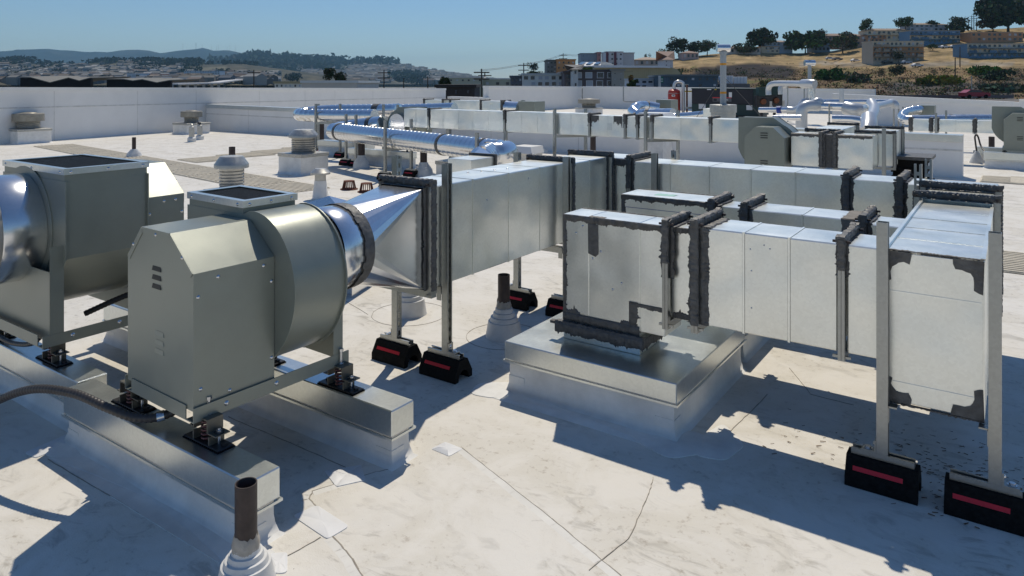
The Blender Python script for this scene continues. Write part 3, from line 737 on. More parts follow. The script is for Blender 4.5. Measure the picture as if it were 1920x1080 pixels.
# ---------------------------------------------------------------- rectangular sheet metal ducts
def sleeve(T, off, axis, a0, a1, lo, hi, m='duct', panel=.31, name='duct_panel', bev=.005):
    """run of box panels along an axis, each its own piece with a small bead at the joint"""
    n = max(1, round(abs(a1-a0)/panel)); g = .0012; res = []
    for k in range(n):
        p, q = a0+(a1-a0)*k/n, a0+(a1-a0)*(k+1)/n
        e = random.uniform(-.0006,.0006)
        mb = MB(off)
        if axis == 'x': mb.box((p+g,lo[0]-e,lo[1]-e),(q-g,hi[0]+e,hi[1]+e),bev)
        elif axis == 'y': mb.box((lo[0]-e,p+g,lo[1]-e),(hi[0]+e,q-g,hi[1]+e),bev)
        else: mb.box((lo[0]-e,lo[1]-e,p+g),(hi[0]+e,hi[1]+e,q-g),bev)
        o = mb.build(name, M[m], T); res.append(o)
        if k:   # raised bead over the joint
            mb = MB(off); w = .0045; r = .0022
            if axis == 'x': mb.ring('x', p-w, p+w, (lo[0],lo[1]), (hi[0],hi[1]), r)
            elif axis == 'y': mb.ring('y', p-w, p+w, (lo[0],lo[1]), (hi[0],hi[1]), r)
            mb.build('bead', M[m], o)
    return res
def flange(T, off, axis, c, lo, hi, w=.034, th=.013, seal='heavy', sides=('top','near'), bolts=True):
    """pair of folded flanges bolted together, smeared with mastic"""
    mb = MB(off); mb.ring(axis, c-th, c-.0008, lo, hi, w); mb.ring(axis, c+.0008, c+th, lo, hi, w)
    fl = mb.build('flange', M['strut'], T)
    (u0,v0),(u1,v1) = lo, hi
    sm = MB(off)
    U = Vector((0,1,0)) if axis=='x' else Vector((1,0,0)); A = Vector((1,0,0)) if axis=='x' else Vector((0,1,0)); Z = Vector((0,0,1))
    def pt(u, v, a): return U*u + Z*v + A*a
    if seal:
        ww = 2*th+.006
        # top of the flange, all along
        sm.ragged(pt(u0-w-.002, v1+w, c-th-.003), U, u1-u0+2*w+.004, A, Z, ww, .004, .007, .012, True)
        for sgn, a in ((-1, c-th), (1, c+th)):
            sm.ragged(pt(u0-w, v1+w+.002, a), U, u1-u0+2*w, -Z, A*sgn, w*.95, .006, .004, .012)
            sm.ragged(pt(u0, v1+.001, a), U, u1-u0, A*sgn, Z, .022 if seal!='light' else .008, .007, .003, .012)
        H = v1-v0+w
        for (u, nrm) in ((u0-w, -U), (u1+w, U)):
            frac = {'heavy':1.0,'drip':.42,'light':.28}[seal]
            sm.ragged(pt(u, v1+w+.002, c-th-.003), -Z, H*frac, A, nrm, ww, .005, .006, .012, True)
        for (u, nrm) in ((u0, -U), (u1, U)):
            for sgn, a in ((-1, c-th), (1, c+th)):
                sm.ragged(pt(u, v1+.002, a), -Z, (v1-v0)*{'heavy':1.0,'drip':.55,'light':.3}[seal], A*sgn, nrm, {'heavy':.022,'drip':.020,'light':.012}[seal], .008, .003, .013)
    # sealant clots and the bolts at the corners
    for u in (u0-w*.5, u1+w*.5):
        for v in (v1+w*.5, v0-w*.5):
            p = pt(u, v, c); bl = MB(off); a_ = A*(th+.022)
            bl.bar(p-a_, p+a_, .010); bl.build('corner_bolt', M['blackiron'] if v > v0 else M['strut'], fl)
            if v > v0 and seal:
                for _ in range(3):
                    q = p + A*random.uniform(-.014,.014) + Z*random.uniform(.0,.02) + U*random.uniform(-.012,.012)
                    sm.obox(q, A*random.uniform(.008,.016), (U*random.uniform(.008,.018)+Z*.003), Z*random.uniform(.006,.012))
    if seal: sm.build('sealant', M['mastic'], fl, 50)
    return fl

# --- run 1: from the fan inlet to the elbow
X0, X1, Z0, Z1 = -2.895, -2.578, .487, 1.038
T = thing('sheet_metal_duct', 'large galvanised duct leading from the near fan to the back elbow', 'duct', (-2.74,2.9,0)); off = (-2.74,2.9,0)
def transition(mb, cc, r, yc, x0, x1, z0, z1, yr, seg=32):
    """square to round: facets fan out from each corner of the rectangle to a quarter of the circle"""
    cx, cz = cc; cir = [Vector((cx+r*math.cos(2*math.pi*k/seg), yc, cz+r*math.sin(2*math.pi*k/seg))) for k in range(seg)]
    cor = [Vector((x1,yr,z1)),Vector((x0,yr,z1)),Vector((x0,yr,z0)),Vector((x1,yr,z0))]; q = seg//4
    vs = cir+cor; fs = []
    for i in range(4):
        for k in range(q): fs.append((i*q+k, (i*q+k+1)%seg, seg+i))
        fs.append(((i*q+q)%seg, seg+(i+1)%4, seg+i))
    return mb.add(vs, fs)
transition(MB(off), (-2.71,.80), .200, 2.462, X0+.01, X1-.01, Z0+.01, Z1-.005, 2.905).build('square_to_round', M['bright'], T)
MB(off).lathe([(.200,2.408),(.207,2.412),(.209,2.435),(.206,2.462),(.198,2.466)], (-2.71,0,.80), 'y', 40, False).build('sealant_band', M['mastic'], T, 50)
mb = MB(off)
for k in range(40):
    a = 2*math.pi*k/40; mb.obox((-2.71+.207*math.cos(a), 2.410+random.uniform(-.008,.004), .80+.207*math.sin(a)), (.010*-math.sin(a)*1.7,0,.010*math.cos(a)*1.7), (0,random.uniform(.006,.016),0), (.002*math.cos(a),0,.002*math.sin(a)))
mb.build('sealant_smear', M['mastic'], T)
flange(T, off, 'y', 2.93, (X0,Z0), (X1,Z1), .036, .020, 'heavy')
sleeve(T, off, 'y', 2.955, 4.40, (X0,Z0), (X1,Z1), panel=.36)
flange(T, off, 'y', 4.425, (X0,Z0), (X1,Z1-.006), .034, .016, 'heavy')
sleeve(T, off, 'y', 4.45, 5.00, (X0,Z0), (X1,Z1-.012), panel=.28)
screws(T, T, off, [(-2.80+.03*k,3.55+.10*k,Z1) for k in range(4)], (0,0,1), .009)
screws(T, T, off, [(X1,3.45,.90),(X1,3.9,.98)], (1,0,0), .006)
# --- run 2: elbow and the long back duct
EZ0, EZ1, EY0, EY1 = .455, 1.005, 5.055, 5.37
T = thing('sheet_metal_duct', 'long galvanised duct running across behind the two plenums', 'duct', (-1.6,5.2,0)); off = (-1.6,5.2,0)
MB(off).box((X0,5.055,Z0),(-2.44,EY1,Z1-.02),.005).build('elbow', M['duct'], T)
flange(T, off, 'y', 5.028, (X0,Z0), (X1,Z1-.016), .036, .016, 'heavy')
flange(T, off, 'x', -2.41, (EY0,EZ0), (EY1,EZ1), .034, .014, 'drip')
mb = MB(off); mb.ragged((-2.57,EY0,EZ1+.008), (1,0,0), .13, (0,0,-1), (0,-1,0), .055, .016, .004, .012); mb.build('sealant', M['mastic'], T)
sleeve(T, off, 'x', -2.385, -.905, (EY0,EZ0), (EY1,EZ1-.006), panel=.30)
flange(T, off, 'x', -.88, (EY0,EZ0), (EY1,EZ1-.02), .034, .015, 'heavy')
sleeve(T, off, 'x', -.855, -.60, (EY0,EZ0), (EY1,EZ1-.024), panel=.2)
flange(T, off, 'x', -.575, (EY0,EZ0), (EY1,EZ1-.026), .034, .015, 'heavy')
MB(off).box((-.55,EY0,EZ0),(-.075,EY1+.02,EZ1-.03),.005).build('elbow', M['duct'], T)
# --- run 3: right hand duct coming forward
FX0, FX1, FZ0, FZ1 = -.428, -.088, .335, .932
T = thing('sheet_metal_duct', 'tall galvanised duct at right coming towards us with a capped end', 'duct', (-.25,3.9,0)); off = (-.25,3.9,0)
flange(T, off, 'y', 5.0, (FX0,FZ0+.05), (FX1,FZ1+.035), .034, .016, 'heavy')
sleeve(T, off, 'y', 4.70, 4.98, (FX0,FZ0+.03), (FX1,FZ1+.03), panel=.4)
flange(T, off, 'y', 4.655, (FX0,FZ0+.02), (FX1,FZ1+.02), .034, .016, 'heavy')
pn = sleeve(T, off, 'y', 3.225, 4.63, (FX0,FZ0), (FX1,FZ1), panel=.29)
mb = MB(off); mb.box((FX0-.004,3.24,FZ1-.001),(FX0+.016,4.63,FZ1+.010),.003); mb.box((FX1-.012,3.24,FZ1-.001),(FX1+.003,4.63,FZ1+.006)); mb.build('standing_seam', M['duct'], T)
mb = MB(off); mb.box((FX0+.004,3.219,FZ0+.004),(FX1-.004,3.225,FZ1-.004),.002); cap = mb.build('end_cap', M['duct'], T)
for za, zb in ((.770,.776),(.415,.418)): MB(off).box((FX0+.006,3.2165,za),(FX1-.01,3.2195,zb)).build('stiffener', M['duct'], cap)
for xb, sg in ((-.404,1),(-.076,-1)): MB(off).box((xb-.003,3.175,.262),(xb+.003,3.205,.325)).build('hanger_tab', M['strut'], cap); MB(off).box((min(xb,xb+sg*.03),3.175,.322),(max(xb,xb+sg*.03),3.215,.328)).build('hanger_tab', M['strut'], cap)
def seg_corner(sx, sz):
    """mastic smear in a corner of the end cap"""
    cx_ = FX0 if sx > 0 else FX1; cz_ = FZ1 if sz < 0 else FZ0
    a, b = random.uniform(.085,.11), random.uniform(.10,.13); w1, w2 = .042, .030
    pts = [(0,0)]
    k = 7
    pts += [(a*i/k, random.uniform(-.001,.002)) for i in range(1,k+1)]
    pts += [(a+random.uniform(-.004,.004), w1*.5), (a*.92, w1+random.uniform(-.004,.004))]
    for i in range(1,6): t = i/6; pts.append((a*.9*(1-t)**1.6+w2*t+random.uniform(-.004,.004), w1*(1-t)+b*.8*t**1.7+random.uniform(-.004,.004)))
    pts += [(w2+random.uniform(-.003,.006), b*.9),(w2*.6,b*.97),(.004,b)]
    mb = MB(off); mb.blob(pts, (cx_,3.2185,cz_), Vector((sx,0,0)), Vector((0,0,sz)), Vector((0,-1,0)), .004); mb.build('sealant', M['mastic'], cap)
for sx in (1,-1):
    for sz in (1,-1): seg_corner(sx, sz)
mb = MB(off); mb.ragged((FX0,3.2185,FZ1+.003),(1,0,0),FX1-FX0,(0,1,0),(0,0,1),.014,.004,.003,.012); mb.build('sealant', M['mastic_dry'], cap)
mb = MB(off); mb.ragged((FX0,3.226,FZ0-.001),(1,0,0),FX1-FX0,(0,-1,0),(0,0,-1),.012,.003,.006,.012); mb.build('sealant', M['mastic'], cap)
# --- front branch
DY0, DY1, DZ0, DZ1 = 3.240, 3.515, .482, .930
T = thing('sheet_metal_duct', 'front galvanised branch duct between the front plenum and the right hand duct', 'duct', (-.8,3.38,0)); off = (-.8,3.38,0)
flange(T, off, 'x', -1.205, (DY0-.004,DZ0), (DY1,DZ1), .034, .016, 'heavy')
sleeve(T, off, 'x', -1.185, -.60, (DY0,DZ0), (DY1,DZ1), panel=.19)
flange(T, off, 'x', -.582, (DY0,DZ0), (DY1,DZ1), .028, .013, 'light')
sleeve(T, off, 'x', -.565, -.432, (DY0,DZ0), (DY1,DZ1), panel=.3)
mb = MB(off); mb.ragged((-1.185,DY0-.001,DZ1),(0,0,-1),DZ1-DZ0,(1,0,0),(0,-1,0),.036,.005,.004,.012); mb.ragged((-1.188,DY0,DZ1+.001),(0,1,0),DY1-DY0,(1,0,0),(0,0,1),.05,.008,.004,.012); mb.build('sealant', M['mastic'], T)
screws(T, T, off, [(-.96,DY0,.86),(-.90,DY0,.885),(-.875,DY0,.872),(-.955,DY0,.765),(-.955,DY0,.60)], (0,-1,0), .004)
# --- front plenum on its curb
PX0, PX1, PY0, PY1, PZ0, PZ1 = -1.942, -1.375, 3.270, 3.480, .372, .912
T = thing('duct_plenum', 'front galvanised plenum box on a curb with dark sealant along its edges', 'plenum', (-1.66,3.38,.262)); off = Vector((-1.66,3.38,.262))
for (a, b) in ((PX0,-1.79),(-1.7895,-1.505),(-1.5045,PX1)):
    MB(off).box((a,PY0,PZ0 if b < -1.51 else PZ0+.005),(b,PY1,PZ1),.003).build('plenum_panel', M['duct'], T)
nk = MB(off); nk.box((-1.938,PY0-.006,.262),(-1.504,PY1+.03,PZ0-.001),.003); nk = nk.build('neck', M['duct'], T)
mb = MB(off); mb.ring('z', .325, .352, (-1.938,PY0-.006), (-1.504,PY1+.03), .030); fl = mb.build('neck_flange', M['strut'], T)
mb = MB(off)
mb.ragged((-1.972,PY0-.038,.353),(1,0,0),.50,(0,1,0),(0,0,1),.03,.006,.006,.012); mb.ragged((-1.97,PY0-.0375,.352),(1,0,0),.497,(0,0,-1),(0,-1,0),.052,.008,.005,.012)
mb.ragged((-1.4735,PY0-.036,.352),(0,1,0),.28,(0,0,-1),(1,0,0),.05,.008,.005,.012); mb.ragged((-1.94,PY0-.0065,.40),(1,0,0),.435,(0,0,-1),(0,-1,0),.045,.006,.004,.012)
mb.obox((-1.985,PY0-.02,.345),(.018,0,0),(0,.014,0),(0,0,.007)); mb.build('sealant', M['mastic'], fl, 50)
mb = MB(off)
mb.ragged((PX0,PY0-.0005,PZ1),(1,0,0),PX1-PX0,(0,0,-1),(0,-1,0),.034,.008,.004,.012)
mb.ragged((PX0,PY0-.0005,PZ1-.03),(0,0,-1),PZ1-PZ0-.03,(1,0,0),(0,-1,0),.021,.006,.004,.012)
mb.ragged((PX0,PY0-.0005,PZ0+.002),(1,0,0),.10,(0,0,1),(0,-1,0),.045,.014,.004,.010)
mb.ragged((PX0+.09,PY0-.0005,PZ0+.002),(1,0,0),.28,(0,0,1),(0,-1,0),.018,.008,.004,.010)
mb.blob([(0,0),(.058,0),(.060,-.15),(.045,-.165),(.002,-.152)], (PX0+.148,PY0-.001,PZ1-.035), Vector((1,0,0)), Vector((0,0,1)), Vector((0,-1,0)), .003)
# mastic arch over the little cut-out corner
mb.ragged((-1.565,PY0-.0005,PZ0),(0,0,1),.145,(1,0,0),(0,-1,0),.045,.012,.005,.010); mb.ragged((-1.55,PY0-.0005,.515),(1,0,0),.165,(0,0,-1),(0,-1,0),.022,.008,.005,.010)
mb.ragged((-1.61,PY0-.0005,PZ0+.002),(1,0,0),.09,(0,0,1),(0,-1,0),.04,.016,.005,.010)
mb.build('sealant', M['mastic'], T, 50)
mb = MB(off); mb.ragged((PX0,PY1-.012,PZ1),(1,0,0),PX1-PX0,(0,1,0),(0,0,1),.012,.003,.003); mb.ragged((PX0+.15,PY0+.002,PZ1),(1,0,0),.09,(0,1,0),(0,0,1),.03,.014,.0015); mb.build('sealant', M['mastic_dry'], T)
screws(T, T, off, [(-1.825,PY0,.86),(-1.865,PY0,.82),(-1.722,PY0,.742),(-1.768,PY0,.70),(-1.605,PY0,.60),(-1.655,PY0,.56)], (0,-1,0), .0065)
# short damper section between plenum and branch
MB(off).box((-1.355,PY0+.028,.47),(-1.222,PY1+.012,.905),.003).build('damper_section', M['duct'], T)
flange(T, off, 'x', -1.362, (PY0,.46), (PY1+.01,.908), .034, .014, 'drip')
mb = MB(off); mb.ragged((-1.345,PY0+.0275,.908),(1,0,0),.12,(0,0,-1),(0,-1,0),.028,.008,.004,.01); mb.build('sealant', M['mastic'], T); mb = MB(off); mb.ragged((-1.345,PY0+.0275,.468),(1,0,0),.12,(0,0,1),(0,-1,0),.03,.010,.004,.01); mb.build('sealant', M['mastic'], T)
# --- second plenum and branch behind
QX0, QX1, QY0, QY1, QZ1 = -1.965, -1.405, 4.0, 4.25, .922
T = thing('duct_plenum', 'second galvanised plenum box behind the front one, mint tape on its top', 'plenum', (-1.69,4.12,.25)); off = Vector((-1.69,4.12,.25))
MB(off).box((QX0,QY0,.36),(QX1,QY1,QZ1),.003).build('plenum_panel', M['duct'], T)
MB(off).box((-1.96,4.0,.25),(-1.5,4.27,.359),.003).build('neck', M['duct'], T)
mb = MB(off)
mb.ragged((QX0,QY0-.0005,QZ1),(1,0,0),QX1-QX0,(0,0,-1),(0,-1,0),.032,.008,.004,.012); mb.ragged((QX0,QY0-.0005,QZ1-.02),(0,0,-1),.5,(1,0,0),(0,-1,0),.028,.007,.004,.012); mb.build('sealant', M['mastic'], T, 50)
mb = MB(off); mb.box((QX0+.03,QY0-.002,.845),(QX1-.02,QY0-.0004,.8475)); mb.build('chalk_line', M['valveblue'], T)
mb = MB(off); mb.ragged((-1.78,4.06,QZ1+.0005),(1,.15,0),.12,(0,1,0),(0,0,1),.07,.014,.0012,.02); mb.build('tape', M['mint'], T)
mb = MB(off); mb.ragged((QX0,QY1-.012,QZ1),(1,0,0),QX1-QX0,(0,1,0),(0,0,1),.012,.003,.003); mb.build('sealant', M['mastic_dry'], T)
flange(T, off, 'x', -1.395, (QY0,.46), (QY1,.905), .034, .014, 'heavy')
MB(off).box((-1.38,QY0+.03,.47),(-1.225,QY1,.90),.003).build('damper_section', M['duct'], T)
T = thing('sheet_metal_duct', 'rear galvanised branch duct between the second plenum and the right hand duct', 'duct', (-.8,4.13,0)); off = (-.8,4.13,0)
flange(T, off, 'x', -1.21, (QY0,.46), (QY1+.02,.905), .034, .015, 'heavy')
sleeve(T, off, 'x', -1.19, -.64, (QY0,.46), (QY1+.02,.903), panel=.27)
mb = MB(off); mb.ragged((-.66,QY0-.001,.903),(0,0,-1),.44,(-1,0,0),(0,-1,0),.065,.008,.004,.012); mb.ragged((-.66,QY0,.904),(0,1,0),.27,(-1,0,0),(0,0,1),.065,.008,.003,.012); mb.build('sealant', M['mastic_dry'], T)
flange(T, off, 'x', -.62, (QY0,.46), (QY1+.02,.895), .034, .015, 'heavy')
sleeve(T, off, 'x', -.60, -.432, (QY0,.46), (QY1+.02,.89), panel=.3)

# strut posts standing beside the back duct
trapeze('strut stand astride the left end of the back duct', (-2.19,), 5.015, 1.075, None, ('+x','+x'), (1,1))
trapeze('short strut post behind the left end of the back duct', (-2.20,), 5.42, 1.065, None, ('+y','+y'), (1,1))
trapeze('slotted strut post in front of the right end of the back duct', (-.475,), 5.012, 1.105, None, ('+y','+y'), (1,1))
trapeze('slotted strut post behind the right end of the back duct', (-.455,), 5.43, 1.10, None, ('+y','+y'), (1,1))

# ---------------------------------------------------------------- vent pipes with stepped boots
def ventpipe(label, loc, hgt, r=.033, boot=.125, bh=.17, mat_='blackiron', sealed=True, group=None):
    T = thing('vent_pipe', label, 'vent pipe', loc, 0, group)
    MB().lathe([(r*.86,.02),(r*.86,hgt-.003),(r*.9,hgt),(r,hgt),(r,.02)], seg=24, cap=False).build('pipe', M[mat_], T, 50)
    prof = [(boot*1.03,0),(boot,.006),(boot*.86,bh*.52),(boot*.80,bh*.53)]
    rr = boot*.78; z = bh*.53
    for k in range(3):
        prof += [(rr,z),(rr*.93,z+bh*.13),(rr*.84,z+bh*.14)]; rr *= .80; z += bh*.14
    prof += [(r+.008,z),(r+.006,bh),(r,bh)]
    MB().lathe(prof, seg=32).build('boot', M['whitepvc'], T, 35)
    if sealed:
        mb = MB(); k = 26; vs = []; fs = []
        for i in range(k):
            a = 2*math.pi*i/k; e = random.uniform(-.006,.010)
            for (q, z) in ((r+.008,bh-.03),(r+.0075+random.uniform(0,.003),bh+.005),(r+.001,bh+.03+e)): vs.append((q*math.cos(a), q*math.sin(a), z))
        for i in range(k):
            j = (i+1)%k; fs += [(i*3,j*3,j*3+1,i*3+1),(i*3+1,j*3+1,j*3+2,i*3+2)]
        mb.add(vs, fs).build('sealant_collar', M['mastic_white'], T, 60)
    return T
mat('mastic_white', (.42,.39,.34), .7, noise=.3, nscale=25, bump=.006, bscale=50)
ventpipe('open black iron vent pipe in a white boot at the bottom edge of the photo', (-2.02,1.415,0), .318, .0345, .090, .122)
ventpipe('dark vent pipe in a stepped white boot left of the front curb', (-2.643,3.717,0), .388, .038, .115, .19)
ventpipe('vent pipe in a stepped white boot behind the front strut stand', (-3.436,3.705,0), .42, .036, .118, .20)

# ---------------------------------------------------------------- blown pine needles and silt by the feet
mb = MB()
for _ in range(380):
    x, y = random.gauss(-.12,.30), random.gauss(3.42,.20)
    if -.9 < x < .75 and 3.06 < y < 3.95:
        a = random.uniform(-.6,.9); l = random.uniform(.004,.013); w = random.uniform(.0008,.004); d = Vector((math.cos(a),math.sin(a),0)); q = Vector((-d.y,d.x,0)); p = Vector((x,y,.0035))
        mb.add([p-d*l-q*w, p+d*l-q*w*.3, p+d*l+q*w*.3+Vector((0,0,.002)), p-d*l+q*w], [(0,1,2,3)])
tag(mb.build('pine_needles', M['needles'], raw=True), 'scattered brown pine needles and silt by the right hand feet', 'debris', kind='stuff')
# ================================================================== EQUIPMENT FURTHER BACK
def sp(px, py, dep): return at(px, py, dep)
def spiral(T, off, pts, r, name='spiral_duct', m='spiral', pitch=.12, n=10):
    """lock-seam round duct following a path"""
    path = smoothpath(pts, n) if len(pts) > 2 else [Vector(p) for p in pts]
    L = [0.0]
    for i in range(1, len(path)): L.append(L[-1]+(path[i]-path[i-1]).length)
    q = []; rr = []; s_ = 0.0; i = 0
    def put(s):
        nonlocal i
        s = min(s, L[-1]-1e-6)
        while L[i+1] < s: i += 1
        t = (s-L[i])/(L[i+1]-L[i]); return path[i].lerp(path[i+1], t)
    k = 0
    while s_ < L[-1]:
        for ds, dr in ((0,0),(.006,.004),(.012,.004),(.018,0)):
            if s_+ds < L[-1]: q.append(put(s_+ds)); rr.append(r+dr)
        s_ += pitch
    q.append(path[-1]); rr.append(r)
    return MB(off).tube(q, rr, 24).build(name, M[m], T, 30)
def band(T, off, a, b, r, m='mastic', name='sealant_band'):
    return MB(off).tube([a, b], r, 24, cap=True).build(name, M[m], T, 40)

# --- long spiral duct on stands at the left
Lp, Rp = Vector((-10.50,9.40,.665)), Vector((-5.75,7.98,.665)); d = (Rp-Lp).normalized()
T = thing('spiral_duct_run', 'long shiny spiral duct slanting across the roof behind the near fan', 'round duct', (-8.0,8.7,0)); off = (-8,8.7,0)
spiral(T, off, [Lp, Rp], .160)
el = spiral(T, off, [(-9.95,9.98,.80),(-10.35,9.95,.76),(-10.72,9.80,.70),(-10.80,9.58,.672),(-10.72,9.46,.665),Lp], .160, 'bend', pitch=.3)
band(T, off, Lp-d*.02, Lp+d*.05, .167); band(T, off, Vector((-10.28,9.955,.766)), Vector((-10.20,9.962,.774)), .167)
c1 = Lp.lerp(Rp,.72); band(T, off, c1, c1+d*.06, .167); c2 = Lp.lerp(Rp,.93); band(T, off, c2, c2+d*.05, .167)
spiral(T, off, [Rp, Rp+d*.16+Vector((0,-.02,0)), Rp+d*.26+Vector((.0,-.16,0)), Rp+d*.22+Vector((-.06,-.36,0))], .160, 'bend', pitch=.22)
e2 = Rp+d*.22+Vector((-.06,-.36,0)); e3 = Vector((-5.36,7.05,.655))
spiral(T, off, [e2, e3], .160); band(T, off, e2, e2+Vector((-.04,-.043,0)), .167); band(T, off, e3, e3+Vector((.03,.033,0)), .167)
t_ = (e3-e2).normalized()
bx = MB(off); c = Vector((-5.02,6.50,0))
bx.box((c.x-.24,c.y-.2,.40),(c.x+.10,c.y+.22,.745),.004); bx.build('end_box', M['duct'], T)
mb = MB(off); mb.ring('y', c.y+.222, c.y+.246, (c.x-.24,.40), (c.x+.10,.745), .03); mb.build('flange', M['mastic'], T)
mb = MB(off); seg = 24; cir = []
for k in range(seg):
    a = 2*math.pi*k/seg; u = Vector((t_.y,-t_.x,0)); cir.append(e3+u*.16*math.cos(a)+Vector((0,0,.16*math.sin(a))))
rc = [Vector((c.x+.10,c.y+.245,.745)),Vector((c.x-.24,c.y+.245,.745)),Vector((c.x-.24,c.y+.245,.40)),Vector((c.x+.10,c.y+.245,.40))]
fs = []
for i in range(4):
    for k in range(6): fs.append((i*6+k,(i*6+k+1)%24,24+(i+2)%4 if False else 24+i))
    fs.append(((i*6+6)%24, 24+(i+1)%4, 24+i))
mb.add(cir+rc, fs).build('square_to_round', M['bright'], T)
def stand(label, posts, zt, bar=None, red=True):
    """slim strut posts on black feet: posts given as (x,y)"""
    T = thing('duct_support', label, 'strut support', (posts[0][0],posts[0][1],0)); off = (posts[0][0],posts[0][1],0)
    for (x,y) in posts:
        strutpost(MB(off), x, y, .13, zt, '-x').build('strut_post', M['strut'], T)
        foot(T, off, x, y, 0, 0, -1)
    if bar:
        MB(off).bar((*posts[0],bar),(*posts[-1],bar),.041).build('crossbar', M['strut'], T)
    return T
stand('strut stand with two black feet under the left bend of the long spiral duct', [(-10.62,9.66),(-10.30,9.62)], .99, None)
stand('tall strut stand at the middle of the long spiral duct', [(-8.52,8.60),(-8.42,9.12)], .98, .49)
stand('strut stand near the right end of the long spiral duct', [(-5.98,7.78),(-5.9,8.34)], .92, .49)
# --- second spiral duct further left
T = thing('spiral_duct_run', 'second shiny spiral duct with a hairpin bend, further back at left', 'round duct', (-12,10.4,0)); off = (-12,10.4,0)
spiral(T, off, [(-10.75,10.55,.92),(-12.0,10.42,.90),(-12.75,10.36,.895),(-13.02,10.50,.90),(-12.98,10.78,.93),(-12.5,11.05,.97),(-11.3,11.25,1.0),(-10.8,11.3,1.02)], .135, pitch=.14)
band(T, off, Vector((-12.62,10.37,.895)), Vector((-12.52,10.38,.896)), .142); band(T, off, Vector((-11.45,11.23,1.0)), Vector((-11.3,11.25,1.0)), .142)
stand('strut stand with black feet under the second spiral duct', [(-12.2,10.25),(-11.78,10.55)], 1.15, .74)
stand('strut stand with black feet behind the second spiral duct', [(-12.95,10.95),(-11.6,11.2)], 1.12, None)
trapeze('upright frame of strut posts between the two spiral ducts', (-10.55,-10.15), 10.6, 1.16, None, ('+y','+y'), (1,1), feet=True)
# --- fan with horizontal outlet (used three times)
def hfan(label, loc, rz=0, mirror=1, louv=True):
    T = thing('exhaust_fan', label, 'exhaust fan', loc, rz, 'grey-green fans with side outlets'); fp = M['fanpaint']
    cz = .80; pts = [(-.42*mirror,.325),(-.42*mirror,.0)]
    k = []
    for a in range(190, 421, 10): r = .44-.16*((a-190)/230.0); k.append((r*math.cos(R(a))*mirror, r*math.sin(R(a))))
    k = [p for p in k]; poly = [(-.43*mirror,.33)]+k+[(.02*mirror,.33)]
    h = MB().prism([(x,cz+z) for x,z in poly], 'y', .365, .66).build('scroll_housing', fp, T, 25)
    for y in (.362,.657):
        MB().prism([(x*1.025,cz+z*1.02) for x,z in poly], 'y', y, y+.006).build('side_plate', fp, h, 25)
    x0,x1,zb,zs,zr = -.25,.25,.375,.90,1.03
    cv = MB().prism([(x0,zb),(x1,zb),(x1,zs),(x1-.14,zr),(x0+.14,zr),(x0,zs)], 'y', 0, .36).build('motor_cover', fp, T)
    for zc in (.955,.925,.895,.60,.57,.54): MB().box((-.045,-.006,zc-.006),(.045,.002,zc+.006)).build('louver', M['fandark'], cv)
    b = MB(); 
    for x in (-.27,.23): b.box((x,0,.335),(x+.04,.76,.375))
    b.box((-.23,.0,.335),(.23,.03,.375)); b.build('base_frame', fp, T)
    for (x,y) in ((-.24,.06),(.24,.06),(-.24,.70),(.24,.70)):
        MB().lathe([(.04,.24),(.04,.27),(.02,.28),(.02,.34)], (x,y,0), 'z', 10).build('spring_mount', M['blacksteel'], T)
    MB().lathe([(.21,.665),(.21,.74)], (0,0,cz), 'y', 24).build('inlet_ring', M['bright'], T, 40)
    return T
f3 = hfan('grey-green fan with louvred cover standing behind the long back duct', (-2.62,9.43,0))
curb('equipment_rail', 'rail under the front of the fan behind the long back duct', 'rail', -3.3,9.42,-1.9,9.55,.12,.24,.016, patches=False)
curb('equipment_rail', 'rail under the back of the fan behind the long back duct', 'rail', -3.3,10.06,-1.9,10.19,.12,.24,.016, patches=False)
copy_tree(f3, (.10,16.35,0), 0, 'grey-green fan with louvred cover at the right edge of the photo')
curb('equipment_rail', 'long white rail with metal cap under the fan at the right edge', 'rail', -.46,16.20,1.5,16.36,.15,.30,.016, patches=False)
curb('equipment_rail', 'shorter white rail behind the fan at the right edge', 'rail', -.62,17.35,1.2,17.52,.15,.30,.016, patches=False)
copy_tree(f3, (-9.62,10.75,0), R(180), 'grey-green fan at the left end of the long high duct')
# --- long high duct from that fan to the fan at right
GY0, GY1, GZ0, GZ1 = 9.80, 10.10, .785, 1.100
T = thing('sheet_metal_duct', 'long high galvanised duct stretching between two fans in the middle distance', 'duct', (-6,9.9,0)); off = (-6,9.9,0)
gx = [-9.25,-8.62,-6.95,-5.35,-4.75,-4.55,-4.32,-3.45,-2.98]
for a, b in zip(gx[:-1], gx[1:]): sleeve(T, off, 'x', a+.02, b-.02, (GY0,GZ0), (GY1,GZ1+.02*(a<-6)), panel=.34)
for x in gx[1:-1]: flange(T, off, 'x', x, (GY0,GZ0), (GY1,GZ1+.01*(x<-6)), .024, .016, 'drip' if x < -4.5 else 'light')
mb = MB(off); mb.ragged((-5.33,GY0-.0005,GZ1),(1,0,0),.14,(0,0,-1),(0,-1,0),.1,.04,.004,.02); mb.build('sealant', M['mastic'], T); mb = MB(off); mb.ragged((-4.8,GY0-.0005,GZ1),(-1,0,0),.14,(0,0,-1),(0,-1,0),.12,.05,.004,.02); mb.build('sealant', M['mastic'], T)
mb = MB(off); mb.box((-5.05,GY0-.004,.885),(-4.97,GY0-.0008,.99)); mb.build('label', M['capmetal'], T)
for lx, lab in ((-5.9,'strut posts under the middle of the long high duct'),(-4.35,'strut posts under the long high duct left of the tall stack')):
    T = stand(lab, [(lx-.05,GY0-.05),(lx+.28,GY1+.06)], 1.19, GZ0-.03)
